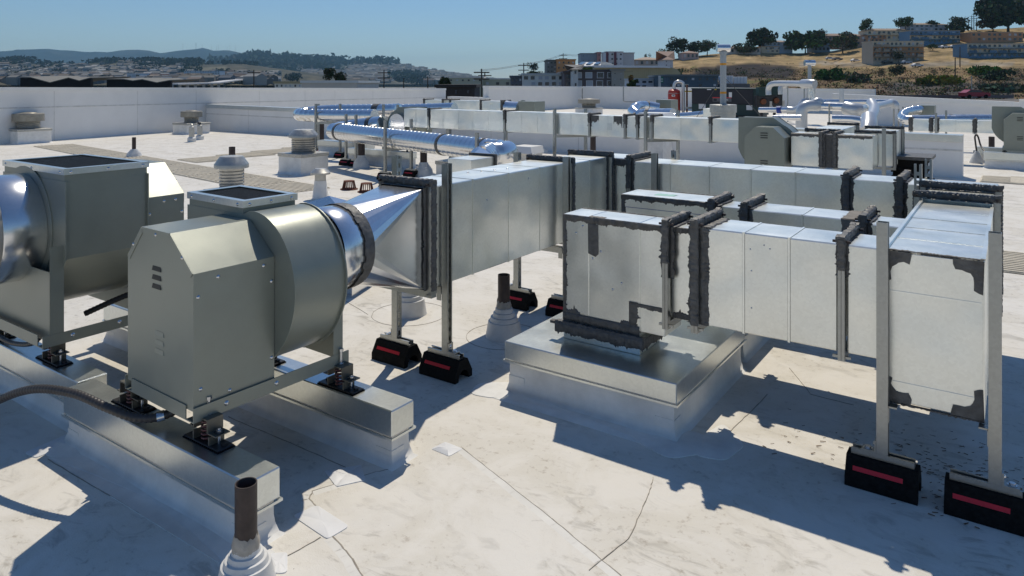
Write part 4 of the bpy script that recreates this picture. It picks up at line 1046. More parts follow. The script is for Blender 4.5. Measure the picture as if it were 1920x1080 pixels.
# --- boxes right of that fan
T = thing('duct_plenum', 'pair of galvanised boxes with dark sealed joint right of the middle fan', 'plenum', (-1.85,9.8,0)); off = (-1.85,9.8,0)
b1 = MB(off).box((-2.33,9.60,.545),(-1.97,10.0,.955),.004).build('plenum_panel', M['duct'], T)
b2 = MB(off).box((-1.80,9.60,.545),(-1.39,10.0,.955),.004).build('plenum_panel', M['duct'], T)
MB(off).box((-1.95,9.63,.54),(-1.82,9.98,.95)).build('joint', M['mastic'], T)
for x in (-1.965,-1.81): flange(T, off, 'x', x, (9.6,.545), (10.0,.955), .028, .014, 'heavy')
mb = MB(off)
for x0,x1 in ((-2.33,-1.98),(-1.8,-1.39)): mb.ragged((x0,9.5995,.955),(1,0,0),x1-x0,(0,0,-1),(0,-1,0),.035,.012,.004,.014); mb.ragged((x0,9.6,.956),(1,0,0),x1-x0,(0,1,0),(0,0,1),.09,.02,.004,.014)
mb.build('sealant', M['mastic'], T)
for x0,x1,y1,zt in ((-2.22,-1.86,11.4,1.00),(-1.62,-1.22,10.8,1.00)):
    sleeve(T, off, 'y', 10.03, y1, (x0,.56), (x1,zt-.02), panel=.5); flange(T, off, 'y', 10.015, (x0,.55), (x1,.965), .03, .016, 'heavy'); flange(T, off, 'y', y1+.02, (x0,.56), (x1,zt-.02), .03, .016, 'heavy')
stand('single strut post in front of the paired galvanised boxes', [(-1.27,9.62)], 1.06)
T = thing('rubber_bellows', 'black bellows connection standing beside the dividing wall', 'bellows', (-1.12,10.7,0)); off=(-1.12,10.7,0)
mb = MB(off); mb.box((-1.35,10.4,.30),(-.85,11.0,.34))
for k in range(5): mb.box((-1.30+.02*(k%2),10.45+.02*(k%2),.34+.055*k),(-.90-.02*(k%2),10.95-.02*(k%2),.395+.055*k))
mb.build('pleats', M['rubber'], T); MB(off).box((-1.36,10.38,.62),(-.84,11.02,.66)).build('top_flange', M['mastic'], T); MB(off).box((-1.5,10.3,0),(-.8,11.1,.30)).build('base', M['curbwhite'], T)
# --- distant round and square ducts behind the dividing wall
T = thing('sheet_metal_duct', 'galvanised duct with dark flanges behind the dividing wall at left', 'duct', (-12.5,16.5,0)); off=(-12.5,16.5,0)
for a,b in ((-14.6,-13.9),(-13.6,-12.5),(-12.45,-11.75)): sleeve(T, off, 'x', a, b, (16.4,.72), (16.8,1.08), panel=.4)
for x in (-14.62,-13.88,-13.6,-12.47,-11.74): flange(T, off, 'x', x, (16.4,.72), (16.8,1.08), .028, .018, 'heavy')
MB(off).lathe([(.20,-11.7),(.17,-11.5),(.165,-11.2)], (0,16.6,.90), 'x', 24).build('round_collar', M['bright'], T, 40)
T = thing('exhaust_fan', 'small square grey fan box behind the dividing wall', 'exhaust fan', (-10.9,16.6,0)); off=(-10.9,16.6,0)
MB(off).box((-11.15,16.35,.42),(-10.62,16.9,1.09),.01).build('housing', M['fanpaint'], T); MB(off).lathe([(.30,-11.2),(.30,-11.15)], (0,16.6,.82), 'x', 24).build('inlet_ring', M['fanpaint'], T, 40)
MB(off).box((-11.2,16.3,0),(-10.5,16.95,.30)).build('curb_base', M['curbwhite'], T); MB(off).box((-11.1,16.4,.30),(-10.7,16.85,.42)).build('leg_frame', M['fandark'], T)
T = thing('spiral_duct_run', 'pale spiral duct tapering off behind the long high duct', 'round duct', (-12.9,14.0,0)); off=(-12.9,15.4,0)
spiral(T, off, [(-14.2,15.2,.86),(-11.3,15.2,.98)], .13, pitch=.2)
MB(off).box((-14.3,15.1,0),(-14.2,15.2,.8)).build('strut_post', M['strut'], T); MB(off).box((-11.5,15.1,0),(-11.4,15.2,.9)).build('strut_post', M['strut'], T)
T = thing('spiral_duct_run', 'shiny round duct with a hairpin bend left of the red tank', 'round duct', (-9.8,22,0)); off=(-9.8,22,0)
q = [sp(1235,203,23),sp(1210,199,23),sp(1195,201,22.6),sp(1187,209,22.2),sp(1192,216,22),sp(1212,214,21.6),sp(1235,214,21.4),sp(1262,214,21)]
spiral(T, off, q, .17, pitch=.35); band(T, off, q[5], q[5].lerp(q[6],.25), .178); band(T, off, q[1], q[1].lerp(q[0],.25), .178)
q = [sp(1240,221,19),sp(1262,219,19),sp(1300,217,18.6),sp(1325,214,18.3)]
spiral(T, off, q, .10, 'lower_duct', pitch=.4); MB(off).box((q[3].x-.02,q[3].y-.2,.6),(q[3].x+.5,q[3].y+.3,.95)).build('box_end', M['duct'], T)
p = sp(1240,198,23.5); MB(off).box((p.x-.05,p.y-.3,.3),(p.x+.45,p.y+.3,1.05)).build('grey_housing', M['fanpaint'], T); MB(off).box((p.x-.2,p.y-.5,0),(p.x+.6,p.y+.4,.3)).build('rail_base', M['curbwhite'], T)

# --- vents
def mushroom(name, label, x, y, cw, ch, r, h, capr, style='louver', rz=0.0, group=None):
    T = thing(name, label, 'roof vent', (x,y,0), rz, group)
    if cw:
        cantbase(MB(), -cw/2, -cw/2, cw/2, cw/2, ch).build('curb_base', M['curbwhite'], T, 50)
        c = MB().box((-cw/2-.015,-cw/2-.015,ch-.055),(cw/2+.015,cw/2+.015,ch+.004),.004).build('curb_cap', M['alu'], T)
        for k in (-.3,0,.3): dome(MB(), (k*cw,-cw/2-.015,ch-.03), (0,-1,0), .010).build('screw', M['screw'], c, 60)
        for k in (-.3,0,.3): dome(MB(), (cw/2+.015,k*cw,ch-.03), (1,0,0), .010).build('screw', M['screw'], c, 60)
    else: ch = 0.0
    if style == 'louver':
        prof = [(r*.96,ch)]; n = 7; z = ch+.004
        for k in range(n):
            prof += [(r,z),(r*1.03,z+h*.08),(r*.93,z+h*.09)]; z += h/n
        MB().lathe(prof+[(r*.93,z)], seg=32).build('louver_rings', M['alu'], T, 30)
        MB().lathe([(capr,z-.012),(capr,z+.03),(capr*.99,z+.035),(capr*.68,z+.12),(capr*.66,z+.125),(capr*.2,z+.135)], seg=32).build('cap', M['alu'], T, 30)
    elif style == 'drum':
        MB().lathe([(r*.9,ch)]+[(r*(1.0 if k%2 else .93),ch+h*.05*k) for k in range(1,11)], seg=28).build('neck', M['alu'], T, 30)
        MB().lathe([(capr*.95,ch+h*.5),(capr,ch+h*.5),(capr,ch+h*.95),(capr*.97,ch+h),(capr*.55,ch+h*1.02),(capr*.5,ch+h*1.07),(capr*.1,ch+h*1.1)], seg=28).build('drum_cap', M['drummetal'] if 'drummetal' in M else mat('drummetal',(.34,.32,.27),.5,.5,noise=.2,nscale=15), T, 25)
    elif style == 'cone':
        MB().lathe([(r*1.55,0),(r*1.45,.01),(r*1.05,h*.62)], seg=28).build('flashing_cone', M['curbwhite'], T, 40)
        MB().lathe([(r,h*.60),(r,h*.86)], seg=28).build('neck', M['alu'], T, 40)
        MB().lathe([(capr,h*.84),(capr,h*.90),(capr*.98,h*.905),(capr*.55,h*1.03),(capr*.1,h*1.04)], seg=28).build('cap', M['alu'], T, 30)
    return T
mushroom('roof_vent', 'round louvred aluminium vent on a white curb left of the long spiral duct', -10.35,8.42, .60,.36, .205,.28, .255)
mushroom('roof_vent', 'louvred aluminium vent with conical cap behind the near fan screen', -7.62,5.14, .42,.34, .135,.26, .195)
mushroom('roof_vent', 'small capped vent on a white cone left of the roof drains', -7.87,6.69, 0,0, .075,.40, .135, 'cone')
mushroom('roof_vent', 'drum shaped aluminium vent on a white curb at the far left edge', -21.55,8.45, .80,.38, .28,.40, .37, 'drum')
mushroom('roof_vent', 'drum shaped aluminium vent on a white curb in the corner of the walls', -21.3,12.95, .78,.34, .22,.36, .32, 'drum')
mushroom('roof_vent', 'louvred aluminium vent under the long spiral duct', -7.75,9.55, .52,.28, .15,.26, .22)
mushroom('roof_vent', 'drum vent on a white curb near the far inner corner of the parapet', -17.4,31.8, 1.0,.36, .35,.42, .55, 'drum')
def hood(label, x, y, z, w, rz=0):
    T = thing('roof_vent', label, 'roof vent', (x,y,0), rz)
    MB().add([(-w,-w,z),(w,-w,z),(w,w,z),(-w,w,z),(-w*.72,-w*.72,z+w*.42),(w*.72,-w*.72,z+w*.42),(w*.72,w*.72,z+w*.42),(-w*.72,w*.72,z+w*.42)], [(0,3,2,1),(4,5,6,7),(0,1,5,4),(1,2,6,5),(2,3,7,6),(3,0,4,7)]).build('hood', M['coping'], T)
    MB().box((-w*.7,-w*.7,0),(w*.7,w*.7,z)).build('curb_base', M['curbwhite'], T)
hood('white trapezoid hood just behind the elbow of the near duct', -4.55,8.9,.40,.26)
hood('white trapezoid hood behind the right end of the long spiral duct', -6.2,9.35,.52,.24)
hood('white trapezoid hood behind the long high duct, left of the round bend', -5.65,13.0,.88,.34)
for nm, x, y in (('left','-18.25','11.1'),('right','-18.75','11.65')):
    T = thing('exhaust_stub', ('galvanised exhaust stub with a wire loop in front of the corner vent' if nm=='left' else 'galvanised exhaust stub with a dark bent top beside the corner vent'), 'vent pipe', (float(x),float(y),0))
    MB().lathe([(.11,0),(.11,.10),(.075,.13)], seg=20).build('boot', M['whitepvc'], T, 40); MB().lathe([(.07,.12),(.07,.40),(.05,.42)], seg=20).build('stub', M['alu'], T, 40)
    if nm == 'left': MB().tube([(-.03,0,.41),(-.03,0,.46),(0,0,.48),(.03,0,.46),(.03,0,.41)], .008, 6).build('wire_loop', M['strut'], T)
    else: MB().tube([(0,0,.40),(.0,0,.46),(-.05,-.02,.47)], .035, 10).build('bent_top', M['blacksteel'], T)
ventpipe('dark vent pipe in a white boot on the open roof beyond the left fan', (-15.59,8.15,0), .42, .04, .16, .17, sealed=False)
ventpipe('tall dark vent pipe left of the louvred vent behind the near fan', (-9.40,6.35,0), .66, .045, .13, .16, sealed=False)
ventpipe('shorter dark vent pipe right of the louvred vent behind the near fan', (-8.9,6.15,0), .55, .045, .13, .16, sealed=False)
ventpipe('dark vent pipe between the two feet stands of the long spiral duct', (-10.05,9.52,0), .62, .065, .16, .24, sealed=False)
ventpipe('dark vent pipe in front of the left spiral bend wall', (-13.6,11.6,0), .66, .06, .15, .2, sealed=False)
ventpipe('dark vent pipe right of the middle stand of the long spiral duct', (-8.30,9.30,0), .60, .06, .17, .24, sealed=False)
ventpipe('dark vent pipe beside the vent under the long spiral duct', (-7.25,9.5,0), .58, .05, .13, .16, sealed=False)
ventpipe('black pipe stub against the dividing wall below the long high duct', (-6.75,12.5,0), .62, .055, .13, .1, sealed=False)
ventpipe('dark pipe stub between the two rails of the right edge fan', (-.41,19.9,0), .36, .06, .12, .05, sealed=False)
# cone flashing with cable by the right edge
T = thing('conduit_boot', 'white cone boot with a looped black cable left of the right edge fan rail', 'cable boot', (-.60,17.1,0))
MB().lathe([(.13,0),(.125,.02),(.04,.22),(.025,.24)], seg=24).build('boot', M['whitepvc'], T, 40)
MB().tube(smoothpath([(0,0,.22),(-.02,0,.40),(-.03,0,.52),(0,0,.56),(.03,0,.50),(.07,-.1,.36),(.15,-.3,.25),(.26,-.5,.2)],8), .016, 8).build('cable', M['conduit'], T, 60)
T = thing('ground_conduit', 'thin dark conduit lying across the far right of the roof', 'conduit', (0,19.5,0)); MB().tube([(-.75,0,.03),(1.6,.05,.03)], .03, 8).build('pipe', M['strut'], T, 60)
# --- roof drains
def drain(label, x, y):
    T = thing('roof_drain', label, 'drain', (x,y,0)); n = 18
    mb = MB()
    MB().lathe([(.13,0),(.13,.012),(.105,.016)], seg=24).build('clamp_ring', M['rust'], T, 40)
    for k in range(n):
        a = 2*math.pi*k/n; MB().bar((.10*math.cos(a),.10*math.sin(a),.012),(.075*math.cos(a),.075*math.sin(a),.125),.009,.012).build('bar', M['rust'], T)
    MB().lathe([(.082,.12),(.082,.132),(.03,.136)], seg=24).build('top_disc', M['rust'], T, 40)
    return T
dr = drain('rusty cast iron roof drain dome beside the small capped vent', -8.18,7.50); copy_tree(dr, (-7.78,7.47,0), .1, 'rusty cast iron roof drain dome partly hidden by the silver transition')
# --- silver tent piece behind the near fan
T = thing('metal_hood', 'silver peaked sheet metal hood behind the inlet of the near fan', 'metal hood', (-4.6,4.2,0)); 
mb = MB(); b = [ground(520,398,.55),ground(660,420,.55),ground(720,394,.55),ground(590,380,.55)]; pk = ground(617,367,.72); o_ = Vector((-4.6,4.2,0))
mb.add([p-o_ for p in b]+[pk-o_],[(0,1,4),(1,2,4),(2,3,4),(3,0,4),(3,2,1,0)]); mb.build('peak', M['bright'], T)
mb = MB(); vv = [p-o_ for p in b]; mb.add(vv+[Vector((p.x,p.y,0)) for p in vv], [(0,1,5,4),(1,2,6,5),(2,3,7,6),(3,0,4,7)]); mb.build('skirt', M['bright'], T)
# --- rails under the left far fans
curb('equipment_rail', 'white rail with metal cap under the left end fan of the long high duct', 'rail', -10.9,9.95,-9.2,10.12,.18,.30,.016, patches=False)
curb('equipment_rail', 'white rail block with metal cap behind the left bend stand', 'rail', -12.75,10.75,-11.2,11.0,.20,.32,.016, patches=False)

# ================================================================== FAR PLANT BEHIND THE WALL
# red tank
p = at(1264,217,35); T = thing('expansion_tank', 'upright red pressure tank beside the dark green unit', 'tank', (p.x,p.y,0))
tk = MB().lathe([(.12,.0),(.27,.05),(.295,.14),(.295,1.12),(.27,1.22),(.15,1.29),(.04,1.31)], seg=32).build('shell', M['tankred'], T, 40)
for z in (.22,1.08): MB().lathe([(.299,z),(.299,z+.02)], seg=32, cap=False).build('weld_band', M['strut'], tk, 40)
fw = Vector((SN,-CS,0)); rt = Vector((CS,SN,0))
MB().obox(fw*.297+rt*(-.1)+Vector((0,0,.98)), rt*.08, fw*.012, (0,0,.045)).build('maker_plate', M['white_label'], T)
MB().obox(fw*.311+rt*(-.1)+Vector((0,0,.98)), rt*.05, fw*.003, (0,0,.016)).build('maker_mark', M['blacksteel'], T)
MB().tube(smoothpath([rt*.0+Vector((0,0,1.30)),Vector((0,0,1.45)),rt*.06+Vector((0,0,1.60)),rt*.22+Vector((0,0,1.66)),rt*.40+Vector((0,0,1.60)),rt*.44+Vector((0,0,1.40)),rt*.44+Vector((0,0,.0))],8), .075, 12).build('riser_pipe', M['whitejacket'], T, 60)
MB().obox(rt*.62+Vector((0,0,.75)), rt*.035, fw*.035, (0,0,.75)).build('strut_post', M['copper'], T); MB().obox(rt*.5+Vector((0,0,1.5)), rt*.2, fw*.02, (0,0,.02)).build('strut_arm', M['strut'], T)
MB().bar(rt*.44+Vector((0,0,.38)), rt*1.1+Vector((0,0,.38)), .10).build('branch_pipe', M['whitejacket'], T)
MB().bar(rt*.5+Vector((0,0,1.18)), rt*1.0+Vector((0,0,1.18)), .06).build('gas_pipe', M['yellow'], T)
# dark green plant unit
U0, U1, UY, UZ = -12.53, -9.40, 33.0, 1.345
T = thing('plant_unit', 'long dark green rooftop plant unit with black upper panels and white stickers', 'plant unit', ((U0+U1)/2,UY,0)); off = ((U0+U1)/2,UY,0)
MB(off).box((U0,UY,.1),(U1,UY+1.6,.60),.01).build('lower_cabinet', M['unitgreen'], T); MB(off).box((U0,UY-.01,.602),(U1-.25,UY+1.6,UZ-.04),.01).build('upper_panel', M['unitdark'], T)
MB(off).box((U1-.249,UY,.602),(U1,UY+1.6,UZ-.04),.01).build('end_panel', M['unitgreen'], T); MB(off).box((U0-.02,UY-.03,UZ-.04),(U1+.02,UY+1.62,UZ),.01).build('top_trim', M['unitgreen'], T)
for (a,b,c,d_,m_) in ((U0+.35,U0+.68,.36,.60,'white_label'),(U1-.55,U1-.28,.36,.58,'white_label'),(U0+1.78,U0+1.92,.93,1.16,'white_label'),(U0+.75,U0+.95,1.26,1.30,'white_label'),(U0+1.1,U0+1.2,1.26,1.30,'yellow')):
    MB(off).box((a,UY-.026,c),(b,UY-.020,d_)).build('sticker', M[m_], T)
nm = MB(off).box((U0+1.02,UY-.03,.72),(U0+1.90,UY-.018,.90)).build('name_plate', M['strut_dark'] if 'strut_dark' in M else mat('strut_dark',(.10,.11,.12),.5), T)
MB(off).box((U0+1.02,UY-.034,.885),(U0+1.90,UY-.017,.925)).build('red_stripe', M['labelred'], nm); MB(off).box((U0+1.06,UY-.034,.75),(U0+1.22,UY-.030,.86)).build('display', M['unitdark'], nm)
MB(off).box((U0+1.5,UY-.034,.79),(U0+1.75,UY-.030,.82)).build('lettering', M['white_label'], nm)
MB(off).box((U0+.05,UY+.05,0),(U1-.05,UY+1.5,.1)).build('base_skid', M['blacksteel'], T)
# burners at its right end
for k,(px,py,dd) in enumerate(((1428,190,31.5),(1452,188,31.8))):
    p = at(px,py,dd); T = thing('burner', 'dark burner with copper motor face right of the green unit' + (', the left one' if k==0 else ', the right one'), 'burner', p)
    MB().obox((0,0,0), rt*.28, fw*.20, (0,0,.24)).build('casing', M['blacksteel'], T); 
    mb = MB(); c0 = fw*.21; n_ = 16; mb.add([c0+rt*.14*math.cos(2*math.pi*i/n_)+Vector((0,0,.14*math.sin(2*math.pi*i/n_))) for i in range(n_)]+[c0+fw*.08+rt*.11*math.cos(2*math.pi*i/n_)+Vector((0,0,.11*math.sin(2*math.pi*i/n_))) for i in range(n_)], [(i,(i+1)%n_,(i+1)%n_+n_,i+n_) for i in range(n_)]+[tuple(range(n_,2*n_))]); mb.build('motor_face', M['copper'], T)
    MB().obox(rt*.3+Vector((0,0,-.12)), rt*.12, fw*.1, (0,0,.12)).build('valve', M['alu'], T); MB().obox(Vector((0,0,-.7)), rt*.05, fw*.05, (0,0,.46)).build('stand', M['blacksteel'], T)
    MB().obox(rt*.05+fw*.02+Vector((0,0,.42)), rt*.24, fw*.18, (0,0,.20)).build('control_box', M['unitgreen'], T)
# stack in a barrel
p = at(1356,225,15.7); T = thing('flue_stack', 'tall grey flue pipe with orange bands rising from a metal barrel', 'flue', (p.x,p.y,0))
MB().lathe([(.262,0),(.262,.95),(.285,.955),(.285,1.12),(.275,1.125),(.1,1.13)], seg=32).build('barrel', M['alu'], T, 40)
for z in (.35,.65,.90): MB().lathe([(.266,z),(.266,z+.02)], seg=32, cap=False).build('hoop', M['alu'], T, 40)
pp = MB().lathe([(.066,1.12),(.066,2.22),(.085,2.222),(.085,2.28)], seg=24).build('flue_pipe', M['strut_paint'] if 'strut_paint' in M else mat('strut_paint',(.42,.45,.46),.45,.3), T, 40)
for z in (1.36,1.98): MB().lathe([(.0675,z),(.0675,z+.045)], seg=24, cap=False).build('orange_band', M['orange'], pp, 40)
cp = MB(); cp.tube([rt*-.14+Vector((0,0,2.35)), rt*.14+Vector((0,0,2.35))], .085, 20); cp.build('tee_cap', M['bright_jacket'], T, 40)
for e in (-1,1): MB().tube([(0,0,1.75), rt*e*1.1+Vector((0,.6,.35))], .006, 5).build('guy_wire', M['rope'], T)
# insulated white pipework
def pipe(label, segs, m='whitejacket', cat='pipe'):
    """segs: list of (points as px,py,depth ; radius px)"""
    p0 = at(*segs[0][0][0]); T = thing('insulated_pipe', label, cat, (p0.x,p0.y,0)); off = (p0.x,p0.y,0)
    for (pts, rp, *mm) in segs:
        P = [at(*q) for q in pts]; P = smoothpath(P, 6) if len(P) > 2 else P
        MB(off).tube(P, rp*pts[0][2]/F_PX, 20).build('pipe_run', M[mm[0] if mm else m], T, 60)
    return T, off
T, off = pipe('white insulated pipe looping high from the burners to the second flue', [([(1441,178,30),(1441,166,30),(1445,159,29.8),(1455,156.5,29.6),(1480,156.5,29),(1512,157,28)],5.2),([(1463,177,30.5),(1463,167,30.5),(1466,162,30.5),(1474,161,30.5)],4.2),([(1505,157,28),(1518,157,27.6),(1528,158,27.4)],8.5)])
T, off = pipe('upright white flue with round cap above the pipework', [([(1521,160,28),(1521,192,28)],7.5,'bright_jacket'),([(1518,112,28.2),(1518,152,28.2)],3.3,'strut_paint')], cat='flue')
p = at(1518,118,28.2); MB(off).tube([p-rt*.2, p+rt*.2], .115, 20).build('tee_cap', M['bright_jacket'], T, 40)
T, off = pipe('shiny blue-valved pipe leading from the burners to the white elbow', [([(1424,206,29),(1455,206,28.5),(1480,206,28)],5.2,'bright_jacket'),([(1478,206,28),(1490,207,27.8),(1500,202,27.6),(1506,193,27.6),(1516,190,27.6)],7.0)])
MB(off).tube([at(1458,206,28.4), at(1465,206,28.3)], .14, 16).build('blue_valve', M['valveblue'], T, 40)
T, off = pipe('big white pipe elbow turning down in front of the flue', [([(1503,245,22),(1503,212,22),(1507,202,22),(1518,198,22),(1535,198,22)],10.5),([(1526,205,22),(1526,196,22),(1534,191,22),(1540,196,22),(1541,206,22)],8.5),([(1535,199,22),(1590,201,21.6)],8.0,'bright_jacket'),([(1586,202,21.6),(1600,206,21.4),(1612,207,21.4)],13.0)])
T, off = pipe('white pipe running to the right end of the pipework behind the big elbow', [([(1540,191,26),(1600,191,26),(1675,190,25.5)],4.5,'bright_jacket'),([(1611,204,21.4),(1640,200,23),(1672,192,24.5)],7.0),([(1668,192,24.5),(1677,195,24.4),(1678,204,24.4)],7.5),([(1578,170,25.5),(1578,192,25.5)],4.2),([(1578,166,25.5),(1578,172,25.5)],4.6)])
T, off = pipe('fat white valve elbow hanging at the right of the pipework', [([(1634,193,21),(1639,204,20.5),(1636,216,19.8),(1630,226,19.2)],9.5),([(1629,222,19),(1629,236,18.6),(1627,248,18.4)],14.5),([(1560,223,19.6),(1595,224,19.4),(1622,228,19.2)],8.0,'bright_jacket')])
T, off = pipe('thin shiny pipe pair low in front of the green unit', [([(1450,221,20),(1503,221,19.5)],5,'bright_jacket'),([(1455,217,20.5),(1503,218,20)],3,'bright_jacket')])
for k,(px,y0,y1,dd) in enumerate(((1477,160,206,29.5),(1508,166,192,28.5),(1630,210,250,19.5),(1676,204,250,22),(1685,204,250,22.4),(1693,200,245,23),(1555,195,235,21.5))):
    a, b = at(px,y1,dd), at(px,y0,dd)
    T = thing('strut_post', ['strut post under the high white pipe','strut post behind the upright white flue','strut post right of the fat white valve elbow','strut post under the right end of the white pipework','thin strut post beside the right end of the white pipework','strut post at the bend of the far right spiral duct','strut post below the big white elbow'][k], 'strut post', (a.x,a.y,0))
    mb = MB(); strutpost(mb, 0, 0, 0.0, b.z, '-x'); mb.build('channel', M['strut'], T)
# --- far right round and square ducts
T = thing('spiral_duct_run', 'shiny round duct with hairpin bend at the far right', 'round duct', (-1.5,17,0)); off = (-1.5,17,0)
spiral(T, off, [at(1868,224,16.6),at(1800,224,16.9),at(1720,225,17.3),at(1703,225,17.4),at(1693,221,17.8),at(1696,213,18.4),at(1710,208,18.8),at(1725,206,19)], .115, pitch=.13)
band(T, off, at(1706,225,17.4), at(1709,225,17.4), .122); band(T, off, at(1781,224,17), at(1786,224,17), .122); band(T, off, at(1805,224,16.9), at(1810,224,16.9), .122)
p = at(1733,207,19.2); MB(off).box((p.x-.12,p.y-.2,.5),(p.x+.25,p.y+.3,1.0)).build('grey_housing', M['fanpaint'], T)
T = thing('sheet_metal_duct', 'galvanised duct joining the fan at the right edge', 'duct', (-1.2,16.7,0)); off = (-1.2,16.7,0)
def xat(px, y): k = (px-960)/F_PX; return (k*CS*y - SN*y)/(CS + k*SN)
hx = [xat(1708,16.75), xat(1746,16.75), xat(1757,16.75), xat(1828,16.75), xat(1866,16.75)]
for a,b in zip(hx[:-1],hx[1:]): sleeve(T, off, 'x', a, b, (16.72,.62), (17.0,.86), panel=.35)
for x in hx[:-1]: flange(T, off, 'x', x, (16.72,.62), (17.0,.86), .026, .018, 'heavy')
stand('strut post in front of the far right round duct', [(xat(1755,16.6),16.6)], 1.0)
stand('strut post behind the far right round duct', [(xat(1774,18.2),18.2)], 1.0)

# thin conduit run on the far wall
T = thing('wall_conduit', 'thin grey conduit run down and along the far white wall', 'conduit', at(1170,188,42)); off = at(1170,188,42)
MB(off).tube([at(1169,161,42),at(1169,189,42),at(1172,190.5,42),at(1250,193.5,42)], .035, 6).build('pipe', M['strut'], T, 60)
# ================================================================== TOWN AND HILLS
RNG = random.Random(5)
def lerpline(pts, x):
    if x <= pts[0][0]: return pts[0][1]
    for (a, b), (c, d) in zip(pts[:-1], pts[1:]):
        if x <= c: return b + (d-b)*(x-a)/(c-a)
    return pts[-1][1]
def vcol_mat(name, rough=.95, nscale=.05, amt=.35, bump=0.0):
    m = bpy.data.materials.new(name); m.use_nodes = True; nt = m.node_tree; L = nt.links; b = nt.nodes['Principled BSDF']; b.inputs['Roughness'].default_value = rough
    b.inputs['Specular IOR Level'].default_value = .1
    a = nd(nt,'ShaderNodeAttribute'); a.attribute_name = 'tint'
    tc = nd(nt,'ShaderNodeTexCoord'); n = nd(nt,'ShaderNodeTexNoise'); n.inputs['Scale'].default_value = nscale; n.inputs['Detail'].default_value = 9; n.inputs['Roughness'].default_value = .72; L.new(tc.outputs['Object'], n.inputs['Vector'])
    mr = nd(nt,'ShaderNodeMapRange'); mr.inputs['From Min'].default_value = .36; mr.inputs['From Max'].default_value = .64; mr.inputs['To Min'].default_value = 1-amt; mr.inputs['To Max'].default_value = 1+amt; L.new(n.outputs['Fac'], mr.inputs['Value'])
    mx = nd(nt,'ShaderNodeMix', data_type='RGBA', blend_type='MULTIPLY'); mx.inputs['Factor'].default_value = 1; L.new(a.outputs['Color'], mx.inputs['A']); L.new(mr.outputs['Result'], mx.inputs['B']); L.new(mx.outputs['Result'], b.inputs['Base Color'])
    MATS[name] = m; return m
def tinted(o, cols):
    ca = o.data.color_attributes.new('tint', 'FLOAT_COLOR', 'POINT')
    for i, c in enumerate(cols): ca.data[i].color = (*c, 1)
vcol_mat('hillsoil', nscale=.09, amt=.5); vcol_mat('farsoil_haze', nscale=.004, amt=.4); vcol_mat('townpaint', nscale=.01, amt=.15); vcol_mat('leaf', nscale=.5, amt=.45)
MATS['leaf'].node_tree.nodes['Principled BSDF'].inputs['Specular IOR Level'].default_value = .25
def noise2(x, y, s):  # cheap value noise
    def h(i, j): 
        n = (i*374761393 + j*668265263) & 0x7fffffff; n = (n ^ (n >> 13)) * 1274126177 & 0x7fffffff; return (n & 0xffff)/65535.0
    x, y = x*s, y*s; i, j = math.floor(x), math.floor(y); u, v = x-i, y-j; u, v = u*u*(3-2*u), v*v*(3-2*v)
    return (h(i,j)*(1-u)+h(i+1,j)*u)*(1-v)+(h(i,j+1)*(1-u)+h(i+1,j+1)*u)*v
def fbm(x, y, s): return noise2(x,y,s)*.55+noise2(x+7,y+3,s*2.3)*.28+noise2(x+1,y+9,s*5.1)*.17

def terrain(name, px0, px1, dpx, crest, d0, d1, py0, rows, color, mname, rough=0.0, back=1.3):
    """hill mesh: rises from depth d0 (row py0) to its crest at depth d1, then falls away behind"""
    mb = MB(); cols = []; n = int((px1-px0)/dpx)+1
    for j in range(rows+3):
        for i in range(n):
            px = px0+i*dpx; c = crest(px); t = min(1.0, j/rows)
            dep = d0+(d1-d0)*t; py = py0+(c-py0)*(t**1.05)
            p = at(px, py, dep)
            if j > rows: p = at(px, c, d1); q = at(px, c, d1*back if j == rows+1 else d1*back*1.5); p = Vector((q.x, q.y, p.z*(.55 if j == rows+1 else -.3) - (2 if j == rows+1 else 5)))
            elif 0 < j < rows: p.z += rough*(fbm(px*.02, dep*.004+j*.3, 1.7)-.5)
            mb.v.append(p); cols.append(color(px, py, t))
    for j in range(rows+2):
        for i in range(n-1): mb.f.append((j*n+i, j*n+i+1, (j+1)*n+i+1, (j+1)*n+i))
    o = mb.build(name, MATS[mname], None, 180); tinted(o, cols); tag(o, kind='structure'); return o

